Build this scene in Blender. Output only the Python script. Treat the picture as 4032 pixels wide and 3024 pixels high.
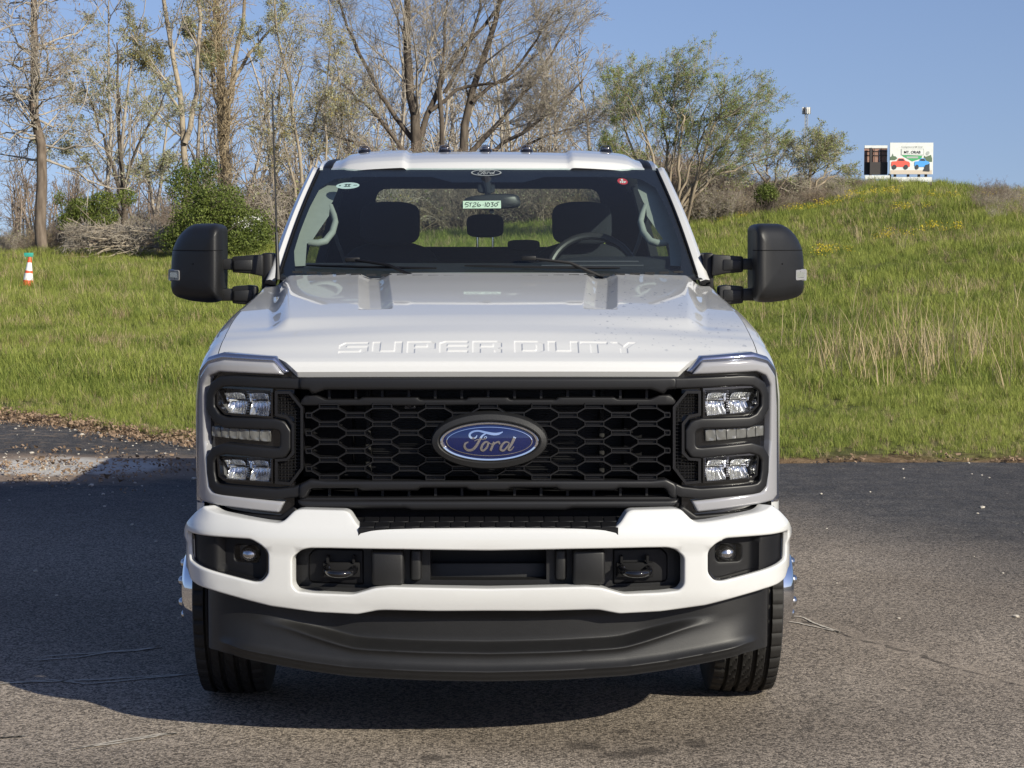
import bpy, bmesh, math, random
import numpy as np
from mathutils import Vector, Matrix, geometry

for o in list(bpy.data.objects):
    bpy.data.objects.remove(o)
random.seed(7)
RNG = np.random.default_rng(11)
S = bpy.context.scene
COL = S.collection
R = math.radians

# ------------------------------------------------------------------ camera, sky, sun, exposure
FPX = 7747.0                       # focal length in pixels of the 4032 px wide photograph
CAM = Vector((0.0, -6.45, 1.73))
PITCH = math.atan((1512 - 930) / FPX)
YAW = math.atan((2016 - 1922) / FPX)
cd = bpy.data.cameras.new("camera")
cam = bpy.data.objects.new("camera", cd)
COL.objects.link(cam)
cam.location = CAM
cam.rotation_euler = (math.pi / 2 - PITCH, 0, -YAW)
cd.sensor_width = 36
cd.lens = 36 * FPX / 4032
cd.clip_start = 0.1
cd.clip_end = 6000
S.camera = cam

SUNDIR = Vector((1.35, -1.42, 1.0)).normalized()      # towards the sun
SUN_EL = math.asin(SUNDIR.z)
SUN_AZ = math.atan2(SUNDIR.x, SUNDIR.y)              # clockwise from +Y
W = bpy.data.worlds.new("World")
S.world = W
W.use_nodes = True
wn = W.node_tree.nodes
wl = W.node_tree.links
bg = wn["Background"]
sky = wn.new("ShaderNodeTexSky")
sky.sky_type = 'NISHITA'
sky.sun_disc = False
sky.sun_elevation = SUN_EL
sky.sun_rotation = SUN_AZ
sky.altitude = 0
sky.air_density = 1.0
sky.dust_density = 0.7
sky.ozone_density = 3.0
_tc = wn.new("ShaderNodeTexCoord")
_mp = wn.new("ShaderNodeMapping")
_mp.vector_type = 'POINT'
_mp.inputs["Scale"].default_value = (1, 1, .8)
_mp.inputs["Location"].default_value = (0, 0, .10)
_nm = wn.new("ShaderNodeVectorMath")
_nm.operation = 'NORMALIZE'
wl.new(_tc.outputs["Generated"], _mp.inputs[0])
wl.new(_mp.outputs[0], _nm.inputs[0])
wl.new(_nm.outputs[0], sky.inputs[0])
_tint = wn.new("ShaderNodeMix")
_tint.data_type = 'RGBA'
_tint.blend_type = 'MULTIPLY'
_tint.inputs[0].default_value = 1
_tint.inputs[7].default_value = (.96, .885, 1.0, 1)     # the camera's white balance
wl.new(sky.outputs[0], _tint.inputs[6])
wl.new(_tint.outputs[2], bg.inputs[0])
bg.inputs[1].default_value = 0.077

sd = bpy.data.lights.new("sun", 'SUN')
sd.energy = 4.2
sd.angle = R(0.53)
sd.color = (1.0, 0.94, 0.79)
sun = bpy.data.objects.new("sun", sd)
COL.objects.link(sun)
sun.rotation_euler = (-SUNDIR).to_track_quat('-Z', 'Y').to_euler()
sun.location = (10, -10, 20)

S.view_settings.view_transform = 'Standard'
S.view_settings.look = 'None'
S.view_settings.exposure = 0.62
S.view_settings.gamma = 1.0
S.view_settings.use_curve_mapping = False
S.render.engine = 'CYCLES'
S.cycles.max_bounces = 8
S.cycles.transparent_max_bounces = 16
S.cycles.caustics_reflective = False
S.cycles.caustics_refractive = False
S.cycles.use_denoising = True

# ------------------------------------------------------------------ materials
MATS = {}


def newmat(name):
    m = bpy.data.materials.new(name)
    m.use_nodes = True
    nt = m.node_tree
    b = nt.nodes["Principled BSDF"]
    MATS[name] = m
    return m, nt, b


def simple(name, col, rough=.5, metal=0., coat=0., spec=.5, noise=None, bump=None, coat_r=.03):
    """plain surface; noise=(scale, amount) varies the colour, bump=(scale, strength, distance) adds fine relief"""
    m, nt, b = newmat(name)
    b.inputs["Base Color"].default_value = (*col, 1)
    b.inputs["Roughness"].default_value = rough
    b.inputs["Metallic"].default_value = metal
    b.inputs["Coat Weight"].default_value = coat
    b.inputs["Coat Roughness"].default_value = coat_r
    b.inputs["Specular IOR Level"].default_value = spec
    tc = None
    if noise or bump:
        tc = nt.nodes.new("ShaderNodeTexCoord")
    if noise:
        n = nt.nodes.new("ShaderNodeTexNoise")
        n.inputs["Scale"].default_value = noise[0]
        n.inputs["Detail"].default_value = 6
        n.inputs["Roughness"].default_value = .65
        nt.links.new(tc.outputs["Object"], n.inputs["Vector"])
        r = nt.nodes.new("ShaderNodeMapRange")
        r.inputs[1].default_value = .3
        r.inputs[2].default_value = .7
        r.inputs[3].default_value = 1 - noise[1]
        r.inputs[4].default_value = 1 + noise[1]
        nt.links.new(n.outputs[0], r.inputs[0])
        mx = nt.nodes.new("ShaderNodeMix")
        mx.data_type = 'RGBA'
        mx.blend_type = 'MULTIPLY'
        mx.inputs[0].default_value = 1
        mx.inputs[6].default_value = (*col, 1)
        nt.links.new(r.outputs[0], mx.inputs[7])
        nt.links.new(mx.outputs[2], b.inputs["Base Color"])
    if bump:
        n = nt.nodes.new("ShaderNodeTexNoise")
        n.inputs["Scale"].default_value = bump[0]
        n.inputs["Detail"].default_value = 3
        nt.links.new(tc.outputs["Object"], n.inputs["Vector"])
        bp = nt.nodes.new("ShaderNodeBump")
        bp.inputs["Strength"].default_value = bump[1]
        bp.inputs["Distance"].default_value = bump[2]
        nt.links.new(n.outputs[0], bp.inputs["Height"])
        nt.links.new(bp.outputs[0], b.inputs["Normal"])
    return m


def glassmat(name, tint, refl_rough=.0, ior=1.5, dirt=0.):
    """thin pane: tinted transparent below a Fresnel reflection"""
    m, nt, b = newmat(name)
    nt.nodes.remove(b)
    out = nt.nodes["Material Output"]
    tr = nt.nodes.new("ShaderNodeBsdfTransparent")
    tr.inputs[0].default_value = (*tint, 1)
    gl = nt.nodes.new("ShaderNodeBsdfGlossy")
    gl.inputs["Roughness"].default_value = refl_rough
    fr = nt.nodes.new("ShaderNodeFresnel")
    ge = nt.nodes.new("ShaderNodeNewGeometry")
    mi = nt.nodes.new("ShaderNodeMapRange")            # a thin pane reflects alike from both sides
    mi.inputs[3].default_value = ior
    mi.inputs[4].default_value = 1 / ior
    nt.links.new(ge.outputs["Backfacing"], mi.inputs[0])
    nt.links.new(mi.outputs[0], fr.inputs[0])
    mx = nt.nodes.new("ShaderNodeMixShader")
    nt.links.new(fr.outputs[0], mx.inputs[0])
    nt.links.new(tr.outputs[0], mx.inputs[1])
    nt.links.new(gl.outputs[0], mx.inputs[2])
    last = mx
    if dirt:
        df = nt.nodes.new("ShaderNodeBsdfDiffuse")
        df.inputs[0].default_value = (.6, .6, .58, 1)
        m2 = nt.nodes.new("ShaderNodeMixShader")
        m2.inputs[0].default_value = dirt
        nt.links.new(mx.outputs[0], m2.inputs[1])
        nt.links.new(df.outputs[0], m2.inputs[2])
        last = m2
    nt.links.new(last.outputs[0], out.inputs[0])
    return m


simple("paint", (.535, .538, .533), .36, 0, 1.0, .5, bump=(900, .02, .001), coat_r=.02)
simple("charcoal", (.0075, .0075, .0085), .42, 0, 0, .38, bump=(700, .12, .0006))
simple("black_plastic", (.005, .005, .006), .5, 0, 0, .3, bump=(600, .15, .0006))
simple("matte_black", (.006, .006, .007), .8, 0, 0, .2)
simple("grain_plastic", (.0085, .0085, .009), .48, 0, 0, .42, bump=(420, .35, .0012), noise=(30, .12))
simple("gloss_black", (.006, .006, .007), .06, 0, .5, .5)
simple("chrome", (.78, .79, .82), .05, 1.0)
simple("satin_metal", (.55, .55, .56), .22, 1.0, noise=(20, .15))
simple("light_guide", (.26, .26, .275), .14, .0, 1.0, .6)
simple("reflector", (.95, .95, .94), .13, .85)
simple("lamp_back", (.16, .16, .16), .3, .3)
simple("badge_blue", (.002, .007, .06), .10, .0, 1.0, .5)
simple("rubber", (.020, .019, .018), .68, 0, 0, .3, noise=(40, .25))
simple("radiator", (.006, .006, .007), .5, .3)
simple("interior_dark", (.014, .016, .021), .75, 0, 0, .25, noise=(60, .2))
simple("seat_cloth", (.018, .020, .025), .9, 0, 0, .15, bump=(500, .4, .001))
simple("trim_grey", (.22, .235, .22), .65, 0, 0, .3, noise=(25, .06), bump=(300, .1, .0005))
simple("headliner", (.05, .055, .06), .9)
simple("leather_dark", (.020, .020, .022), .42, 0, 0, .4)
simple("paper", (.62, .74, .62), .7)
simple("ink", (.012, .03, .02), .6)
simple("decal_white", (.62, .72, .70), .5)
simple("decal_grey", (.24, .26, .26), .5)
simple("decal_red", (.45, .03, .04), .5)
simple("frit", (.006, .006, .008), .25)
simple("undercarriage", (.010, .010, .010), .8)
glassmat("water_drop", (.90, .91, .93), .02, 1.33)
glassmat("windscreen", (.84, .92, .89), .0, 1.5, .010)
glassmat("side_glass", (.80, .87, .83), .0, 1.5)
glassmat("lens_clear", (.93, .94, .95), .02, 1.45)


def bark(name, c1, c2, scale=6):
    m, nt, b = newmat(name)
    tc = nt.nodes.new("ShaderNodeTexCoord")
    mp = nt.nodes.new("ShaderNodeMapping")
    mp.inputs["Scale"].default_value = (1, 1, .25)
    nt.links.new(tc.outputs["Object"], mp.inputs[0])
    n = nt.nodes.new("ShaderNodeTexNoise")
    n.inputs["Scale"].default_value = scale
    n.inputs["Detail"].default_value = 5
    nt.links.new(mp.outputs[0], n.inputs["Vector"])
    cr = nt.nodes.new("ShaderNodeValToRGB")
    cr.color_ramp.elements[0].position = .3
    cr.color_ramp.elements[1].position = .7
    cr.color_ramp.elements[0].color = (*c1, 1)
    cr.color_ramp.elements[1].color = (*c2, 1)
    nt.links.new(n.outputs[0], cr.inputs[0])
    nt.links.new(cr.outputs[0], b.inputs["Base Color"])
    b.inputs["Roughness"].default_value = .9
    b.inputs["Specular IOR Level"].default_value = .15
    bp = nt.nodes.new("ShaderNodeBump")
    bp.inputs["Strength"].default_value = .6
    bp.inputs["Distance"].default_value = .03
    nt.links.new(n.outputs[0], bp.inputs["Height"])
    nt.links.new(bp.outputs[0], b.inputs["Normal"])
    return m


bark("bark_grey", (.085, .065, .05), (.20, .16, .125))
bark("bark_tan", (.15, .12, .085), (.34, .28, .205))
bark("bark_pale", (.20, .165, .12), (.40, .34, .26))
bark("bark_dark", (.055, .045, .038), (.14, .115, .09))
bark("twig_brown", (.14, .108, .085), (.30, .24, .19), 2)
bark("twig_grey", (.22, .19, .155), (.44, .39, .32), 2)
bark("vine_tan", (.22, .165, .10), (.46, .37, .24), 4)


def leafmat(name, c1, c2, trans=.35, pos_scale=.5):
    """foliage: colour drifts with place and from leaf to leaf, some light passes through"""
    m, nt, b = newmat(name)
    out = nt.nodes["Material Output"]
    ge = nt.nodes.new("ShaderNodeNewGeometry")
    n = nt.nodes.new("ShaderNodeTexNoise")
    n.inputs["Scale"].default_value = pos_scale
    n.inputs["Detail"].default_value = 4
    nt.links.new(ge.outputs["Position"], n.inputs["Vector"])
    oi = nt.nodes.new("ShaderNodeObjectInfo")
    ad = nt.nodes.new("ShaderNodeMath")
    ad.operation = 'MULTIPLY_ADD'
    ad.inputs[1].default_value = .35
    nt.links.new(oi.outputs["Random"], ad.inputs[0])
    nt.links.new(n.outputs[0], ad.inputs[2])
    rp = nt.nodes.new("ShaderNodeMath")
    rp.operation = 'MULTIPLY_ADD'
    rp.inputs[1].default_value = .4
    nt.links.new(ge.outputs["Random Per Island"], rp.inputs[0])
    nt.links.new(ad.outputs[0], rp.inputs[2])
    cr = nt.nodes.new("ShaderNodeValToRGB")
    cr.color_ramp.elements[0].position = .45
    cr.color_ramp.elements[1].position = 1.1 if False else 1.0
    cr.color_ramp.elements[0].color = (*c1, 1)
    cr.color_ramp.elements[1].color = (*c2, 1)
    nt.links.new(rp.outputs[0], cr.inputs[0])
    nt.links.new(cr.outputs[0], b.inputs["Base Color"])
    b.inputs["Roughness"].default_value = .6
    b.inputs["Specular IOR Level"].default_value = .2
    tl = nt.nodes.new("ShaderNodeBsdfTranslucent")
    nt.links.new(cr.outputs[0], tl.inputs[0])
    mx = nt.nodes.new("ShaderNodeMixShader")
    mx.inputs[0].default_value = trans
    nt.links.new(b.outputs[0], mx.inputs[1])
    nt.links.new(tl.outputs[0], mx.inputs[2])
    nt.links.new(mx.outputs[0], out.inputs[0])
    return m


leafmat("grass_blade", (.085, .136, .022), (.32, .352, .082), .35, .30)
leafmat("dry_blade", (.28, .20, .10), (.50, .40, .24), .3, .6)
leafmat("leaf_spring", (.18, .20, .06), (.33, .35, .14), .4)
leafmat("leaf_pale", (.28, .29, .17), (.46, .46, .31), .4)
leafmat("leaf_yellow", (.22, .18, .04), (.36, .29, .08), .4)
leafmat("leaf_fresh", (.15, .215, .06), (.30, .375, .13), .4)
leafmat("leaf_ever", (.055, .085, .020), (.19, .23, .055), .3, 1.2)
leafmat("flower_yellow", (.50, .36, .02), (.70, .55, .05), .3)
leafmat("leaf_litter", (.13, .085, .055), (.30, .21, .14), .15, 3)


# ------------------------------------------------------------------ helpers
def link(name, me, mat, parent=None, loc=None):
    o = bpy.data.objects.new(name, me)
    COL.objects.link(o)
    if mat is not None:
        me.materials.clear()
        me.materials.append(MATS[mat] if isinstance(mat, str) else mat)
    if parent is not None:
        o.parent = parent
    if loc is not None:
        o.location = loc
    return o


def mk(name, verts, faces, mat, parent=None, smooth=True, sharp=35, loc=None):
    me = bpy.data.meshes.new(name)
    me.from_pydata([tuple(map(float, v)) for v in verts], [], [tuple(int(i) for i in f) for f in faces])
    me.update()
    if smooth:
        me.polygons.foreach_set("use_smooth", [True] * len(me.polygons))
        me.set_sharp_from_angle(angle=R(sharp))
    return link(name, me, mat, parent, loc)


def fastmesh(name, V, F, mat, parent=None, smooth=True, loc=None):
    """V (n,3), F (m,k) numpy: quick bulk mesh"""
    me = bpy.data.meshes.new(name)
    n, (m, k) = len(V), F.shape
    me.vertices.add(n)
    me.vertices.foreach_set("co", np.asarray(V, np.float32).ravel())
    me.loops.add(m * k)
    me.loops.foreach_set("vertex_index", np.asarray(F, np.int32).ravel())
    me.polygons.add(m)
    me.polygons.foreach_set("loop_start", np.arange(0, m * k, k, dtype=np.int32))
    me.polygons.foreach_set("use_smooth", np.full(m, smooth))
    me.update(calc_edges=True)
    return link(name, me, mat, parent, loc)


def empty(name, loc=(0, 0, 0), rz=0):
    o = bpy.data.objects.new(name, None)
    COL.objects.link(o)
    o.location = loc
    o.rotation_euler = (0, 0, rz)
    o.empty_display_size = .2
    return o


def tag(o, label=None, cat=None, group=None, kind=None):
    if label:
        o["label"] = label
    if cat:
        o["category"] = cat
    if group:
        o["group"] = group
    if kind:
        o["kind"] = kind
    return o


class MB:
    """collects pieces of one mesh"""

    def __init__(s):
        s.v, s.f = [], []

    def add(s, V, F):
        o = len(s.v)
        s.v += [tuple(p) for p in V]
        s.f += [tuple(i + o for i in q) for q in F]
        return s

    def box(s, lo, hi):
        (a, b, c), (d, e, g) = lo, hi
        return s.add([(a, b, c), (d, b, c), (d, e, c), (a, e, c), (a, b, g), (d, b, g), (d, e, g), (a, e, g)],
                     [(0, 3, 2, 1), (4, 5, 6, 7), (0, 1, 5, 4), (1, 2, 6, 5), (2, 3, 7, 6), (3, 0, 4, 7)])

    def tube(s, pts, rad, n=8, cap=True, flat=1.0):
        pts = [Vector(p) for p in pts]
        if not hasattr(rad, '__len__'):
            rad = [rad] * len(pts)
        rings = []
        ref = None
        for i, p in enumerate(pts):
            t = (pts[min(i + 1, len(pts) - 1)] - pts[max(i - 1, 0)]).normalized()
            if ref is None:
                ref = t.cross(Vector((0, 0, 1)))
                if ref.length < .1:
                    ref = t.cross(Vector((0, 1, 0)))
            a = (ref - t * ref.dot(t)).normalized()
            ref = a
            b = t.cross(a)
            rings.append([p + (a * math.cos(2 * math.pi * k / n) + b * math.sin(2 * math.pi * k / n) * flat) * rad[i] for k in range(n)])
        V = [q for r in rings for q in r]
        F = []
        for i in range(len(pts) - 1):
            for k in range(n):
                k2 = (k + 1) % n
                F.append((i * n + k, i * n + k2, (i + 1) * n + k2, (i + 1) * n + k))
        if cap:
            F.append(tuple(range(n - 1, -1, -1)))
            F.append(tuple((len(pts) - 1) * n + k for k in range(n)))
        return s.add(V, F)

    def lathe(s, prof, axis='x', n=48, c=(0, 0, 0), a0=0, a1=2 * math.pi):
        """prof: (along axis, radius)"""
        V, F = [], []
        full = abs(a1 - a0 - 2 * math.pi) < 1e-6
        m = n if full else n + 1
        for (h, r) in prof:
            for k in range(m):
                a = a0 + (a1 - a0) * k / n
                p = (h, r * math.cos(a), r * math.sin(a))
                if axis == 'y':
                    p = (p[2], p[0], p[1])
                if axis == 'z':
                    p = (p[1], p[2], p[0])
                V.append((p[0] + c[0], p[1] + c[1], p[2] + c[2]))
        for i in range(len(prof) - 1):
            for k in range(m if full else n):
                k2 = (k + 1) % m
                F.append((i * m + k, i * m + k2, (i + 1) * m + k2, (i + 1) * m + k))
        return s.add(V, F)

    def loft(s, rings, closed=True, cap=True):
        n = len(rings[0])
        V = [p for r in rings for p in r]
        F = []
        for i in range(len(rings) - 1):
            for k in range(n if closed else n - 1):
                k2 = (k + 1) % n
                F.append((i * n + k, i * n + k2, (i + 1) * n + k2, (i + 1) * n + k))
        if cap and closed:
            F.append(tuple(range(n - 1, -1, -1)))
            F.append(tuple((len(rings) - 1) * n + k for k in range(n)))
        return s.add(V, F)

    def prism(s, poly, y0, y1):
        """poly in (x, z), extruded along y"""
        n = len(poly)
        V = [(x, y0, z) for x, z in poly] + [(x, y1, z) for x, z in poly]
        F = [tuple(range(n)), tuple(range(2 * n - 1, n - 1, -1))]
        for k in range(n):
            k2 = (k + 1) % n
            F.append((k, n + k, n + k2, k2))
        return s.add(V, F)

    def build(s, name, mat, parent=None, smooth=True, sharp=35, bevel=0, seg=2, loc=None, fix=True, mirror=1):
        me = bpy.data.meshes.new(name)
        v = s.v if mirror == 1 else [(-p[0], p[1], p[2]) for p in s.v]
        me.from_pydata([tuple(map(float, p)) for p in v], [], s.f)
        me.update()
        bm = bmesh.new()
        bm.from_mesh(me)
        if fix:
            bmesh.ops.recalc_face_normals(bm, faces=bm.faces)
        if bevel:
            es = [e for e in bm.edges if len(e.link_faces) == 2 and e.calc_face_angle(0) > R(28)]
            bmesh.ops.bevel(bm, geom=es, offset=bevel, offset_type='OFFSET', segments=seg, profile=.5, affect='EDGES', clamp_overlap=True)
        bm.to_mesh(me)
        bm.free()
        if smooth:
            me.polygons.foreach_set("use_smooth", [True] * len(me.polygons))
            me.set_sharp_from_angle(angle=R(sharp))
        return link(name, me, mat, parent, loc)


def grid_mesh(fn, nu, nv, flip=False):
    """fn(i/nu, j/nv) -> point"""
    V = [fn(i / nu, j / nv) for j in range(nv + 1) for i in range(nu + 1)]
    F = []
    for j in range(nv):
        for i in range(nu):
            a = j * (nu + 1) + i
            q = (a, a + 1, a + nu + 2, a + nu + 1)
            F.append(q[::-1] if flip else q)
    return V, F


_cp, _sp = math.cos(math.pi / 2 - PITCH), math.sin(math.pi / 2 - PITCH)
_cy, _sy = math.cos(-YAW), math.sin(-YAW)


def ray(px, py):
    x, y, z = (px - 2016) / FPX, -(py - 1512) / FPX, -1.0
    y, z = y * _cp - z * _sp, y * _sp + z * _cp
    return Vector((x * _cy - y * _sy, x * _sy + y * _cy, z))


def at(px, py, Y):
    """the world point at depth plane Y that the photograph shows at pixel px, py (4032 x 3024)"""
    d = ray(px, py)
    t = (Y - CAM.y) / d.y
    return CAM + d * t


def on_ground(px, py, z=0.0):
    d = ray(px, py)
    return CAM + d * ((z - CAM.z) / d.z)


def sstep(a, b, x):
    t = np.clip((np.asarray(x, float) - a) / (b - a), 0, 1)
    return t * t * (3 - 2 * t)


# ---- curved plan lines and sheets that follow them
class Plan:
    def __init__(s, ctrl):
        c = [(-ctrl[1][0], ctrl[1][1])] + list(ctrl) + [(2 * ctrl[-1][0] - ctrl[-2][0], 2 * ctrl[-1][1] - ctrl[-2][1])]
        pts = []
        for i in range(1, len(c) - 2):
            p0, p1, p2, p3 = (np.array(q) for q in c[i - 1:i + 3])
            for k in range(40):
                t = k / 40
                pts.append(.5 * (2 * p1 + (p2 - p0) * t + (2 * p0 - 5 * p1 + 4 * p2 - p3) * t * t + (-p0 + 3 * p1 - 3 * p2 + p3) * t ** 3))
        pts.append(np.array(c[-2]))
        s.p = np.array(pts)
        d = np.linalg.norm(np.diff(s.p, axis=0), axis=1)
        s.s = np.concatenate([[0], np.cumsum(d)])
        t = np.gradient(s.p, axis=0)
        t /= np.linalg.norm(t, axis=1)[:, None]
        s.n = np.stack([t[:, 1], -t[:, 0]], 1)          # outwards (towards -Y at the middle)

    def map(s, q, z, off):
        """arrays s, z, off(outwards) -> points"""
        a = np.abs(q)
        sg = np.sign(q)
        x = np.interp(a, s.s, s.p[:, 0])
        y = np.interp(a, s.s, s.p[:, 1])
        over = np.maximum(a - s.s[-1], 0)
        nx = np.interp(a, s.s, s.n[:, 0])
        ny = np.interp(a, s.s, s.n[:, 1])
        y = y + over
        return np.stack([sg * (x + nx * off), y + ny * off, z], 1)

    def px(s, u, v):
        """pixel (u from the centre line, v) -> (s, z) on this surface"""
        d = ray(1922 + abs(u), v)
        k = np.nonzero(s.p[:, 0] - (CAM.x + d.x * (s.p[:, 1] - CAM.y) / d.y) >= 0)[0]
        i = k[0] if len(k) else len(s.s) - 1
        q = s.s[i]
        if len(k) and i > 0:
            f = s.p[:, 0] - (CAM.x + d.x * (s.p[:, 1] - CAM.y) / d.y)
            w = f[i - 1] / (f[i - 1] - f[i])
            q = s.s[i - 1] + w * (s.s[i] - s.s[i - 1])
        y = np.interp(q, s.s, s.p[:, 1])
        z = (CAM + d * ((y - CAM.y) / d.y)).z
        return (math.copysign(q, u) if u else q, z)

    def poly(s, pts, sym=False):
        """list of (u, v) pixels -> polygon in (s, z); sym: right half given from centre to centre, mirrored"""
        o = [s.px(*p) for p in pts]
        if sym:
            o = o + [(-a, b) for a, b in reversed(o) if a > 1e-4]
        return ccw(o)


def area(p):
    p = np.array(p)
    q = np.roll(p, -1, 0)
    return .5 * np.sum(p[:, 0] * q[:, 1] - q[:, 0] * p[:, 1])


def ccw(p):
    p = list(p)
    return p if area(p) > 0 else p[::-1]


def fullpx(pts):
    """full-photo pixels -> (u, v)"""
    return [(x - 1922, y) for x, y in pts]


def rounded(poly, r, n=4):
    """round the corners of a polygon"""
    out = []
    m = len(poly)
    for i in range(m):
        p0, p1, p2 = (np.array(poly[(i + k) % m]) for k in (-1, 0, 1))
        a, b = p0 - p1, p2 - p1
        la, lb = np.linalg.norm(a), np.linalg.norm(b)
        rr = min(r, la * .45, lb * .45)
        A, B = p1 + a / la * rr, p1 + b / lb * rr
        for k in range(n + 1):
            t = k / n
            out.append(tuple((1 - t) ** 2 * A + 2 * t * (1 - t) * p1 + t * t * B))
    return out


def densify(poly, sp):
    out = []
    m = len(poly)
    for i in range(m):
        a, b = np.array(poly[i]), np.array(poly[(i + 1) % m])
        k = max(1, int(math.ceil(np.linalg.norm(b - a) / sp)))
        for j in range(k):
            out.append(a + (b - a) * j / k)
    return np.array(out)


def inside(poly, P):
    poly = np.asarray(poly)
    x, y = P[:, 0], P[:, 1]
    r = np.zeros(len(P), bool)
    a = poly
    b = np.roll(poly, -1, 0)
    for (x1, y1), (x2, y2) in zip(a, b):
        if y1 == y2:
            continue
        c = (y1 > y) != (y2 > y)
        r ^= c & (x < (x2 - x1) * (y - y1) / (y2 - y1) + x1)
    return r


def bdist(loops, P):
    d = np.full(len(P), 1e9)
    for l in loops:
        a = np.asarray(l)
        b = np.roll(a, -1, 0)
        ab = b - a
        L = np.maximum((ab ** 2).sum(1), 1e-12)
        for i0 in range(0, len(P), 4000):
            p = P[i0:i0 + 4000]
            t = np.clip(((p[:, None, :] - a[None]) * ab[None]).sum(2) / L[None], 0, 1)
            q = a[None] + ab[None] * t[..., None] - p[:, None, :]
            d[i0:i0 + 4000] = np.minimum(d[i0:i0 + 4000], np.sqrt((q ** 2).sum(2).min(1)))
    return d


def sheet(name, outer, holes, mapf, mat, parent=None, sp=.02, r=.0, thick=.02, relief=None, sharp=50, base=0., bsp=None, rfun=None):
    """a panel cut to an outline with holes, its edges rolled back with radius r, turned back by thick;
    mapf(s, z, off) lays it into space"""
    outer = ccw(outer)
    holes = [ccw(h)[::-1] for h in (holes or [])]
    bsp = bsp or min(sp, .012)
    loops = [densify(l, bsp) for l in [outer] + holes]
    pts = [l for l in loops]
    if r > 0:
        for l in loops:
            t = np.roll(l, -1, 0) - np.roll(l, 1, 0)
            t /= np.maximum(np.linalg.norm(t, axis=1), 1e-9)[:, None]
            nrm = np.stack([-t[:, 1], t[:, 0]], 1)
            for k in (.06, .2, .42, .7, 1.0):
                q = l + nrm * (r * k)
                ok = inside(outer, q)
                for h in holes:
                    ok &= ~inside(h, q)
                q = q[ok]
                if len(q):
                    q = q[bdist(loops, q) > r * k * .93]
                if len(q):
                    pts.append(q)
    o = np.array(outer)
    lo, hi = o.min(0), o.max(0)
    gx, gy = np.meshgrid(np.arange(lo[0] + sp / 2, hi[0], sp), np.arange(lo[1] + sp / 2, hi[1], sp))
    g = np.stack([gx.ravel(), gy.ravel()], 1)
    if len(g):
        ok = inside(outer, g)
        for h in holes:
            ok &= ~inside(h, g)
        g = g[ok]
        if len(g):
            g = g[bdist(loops, g) > r + .35 * sp]
            pts.append(g)
    P = np.concatenate(pts)
    edges = []
    k = 0
    for l in loops:
        n = len(l)
        edges += [(k + i, k + (i + 1) % n) for i in range(n)]
        k += n
    res = geometry.delaunay_2d_cdt([Vector(p) for p in P], edges, [], 0, 1e-6)
    Q = np.array([(v.x, v.y) for v in res[0]])
    T = np.array([f for f in res[2] if len(f) == 3])
    c = Q[T].mean(1)
    ok = inside(outer, c)
    for h in holes:
        ok &= ~inside(h, c)
    T = T[ok]
    A = Q[T]
    ar = (A[:, 1, 0] - A[:, 0, 0]) * (A[:, 2, 1] - A[:, 0, 1]) - (A[:, 2, 0] - A[:, 0, 0]) * (A[:, 1, 1] - A[:, 0, 1])
    T[ar < 0] = T[ar < 0][:, ::-1]
    off = np.full(len(Q), float(base))
    if r > 0:
        d = bdist(loops, Q)
        e = np.clip(r - d, 0, r)
        off -= (r - np.sqrt(np.maximum(r * r - e * e, 0)))
    if relief is not None:
        off += relief(Q[:, 0], Q[:, 1])
    V = mapf(Q[:, 0], Q[:, 1], off)
    F = [tuple(t) for t in T]
    if thick > 0:
        cnt = {}
        for t in T:
            for i in range(3):
                e = (t[i], t[(i + 1) % 3])
                cnt[e] = cnt.get(e, 0) + 1
        be = [e for e in cnt if (e[1], e[0]) not in cnt]
        bv = sorted({i for e in be for i in e})
        idx = {b: len(V) + i for i, b in enumerate(bv)}
        bva = np.array(bv)
        V2 = mapf(Q[bva, 0], Q[bva, 1], off[bva] - thick)
        V = np.concatenate([V, V2])
        F += [(b, a, idx[a], idx[b]) for a, b in be]
    return mk(name, V, F, mat, parent, True, sharp)


def flat(Y):
    return lambda s, z, off: np.stack([s, np.full_like(s, Y) - off, z], 1)


def stroke_poly(pts, w):
    """outline polygon of a path with width w (number or per point)"""
    P = np.array(pts, float)
    n = len(P)
    w = np.full(n, w) if not hasattr(w, '__len__') else np.array(w)
    L, Rr = [], []
    for i in range(n):
        a = P[i] - P[max(i - 1, 0)]
        b = P[min(i + 1, n - 1)] - P[i]
        if i == 0:
            a = b
        if i == n - 1:
            b = a
        a = a / np.linalg.norm(a)
        b = b / np.linalg.norm(b)
        t = a + b
        t /= max(np.linalg.norm(t), 1e-6)
        nn = np.array([-t[1], t[0]])
        k = 1 / max(.5, nn.dot([-a[1], a[0]]))
        L.append(tuple(P[i] + nn * w[i] / 2 * k))
        Rr.append(tuple(P[i] - nn * w[i] / 2 * k))
    return L + Rr[::-1]


def smooth_path(pts, n=6):
    P = [np.array(p, float) for p in pts]
    P = [2 * P[0] - P[1]] + P + [2 * P[-1] - P[-2]]
    out = []
    for i in range(1, len(P) - 2):
        p0, p1, p2, p3 = P[i - 1:i + 3]
        for k in range(n):
            t = k / n
            out.append(.5 * (2 * p1 + (p2 - p0) * t + (2 * p0 - 5 * p1 + 4 * p2 - p3) * t * t + (-p0 + 3 * p1 - 3 * p2 + p3) * t ** 3))
    out.append(P[-2])
    return [tuple(p) for p in out]

# ------------------------------------------------------------------ the pickup truck
simple("lens_edge", (.30, .33, .43), .07, .9, 1.0)
simple("marker_grey", (.11, .11, .105), .25, 0, .6)
simple("cast_grey", (.16, .16, .17), .4, .6)

truck = empty("pickup_truck")
tag(truck, "white dual-wheel pickup truck parked head-on on the asphalt", "pickup truck")

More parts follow.
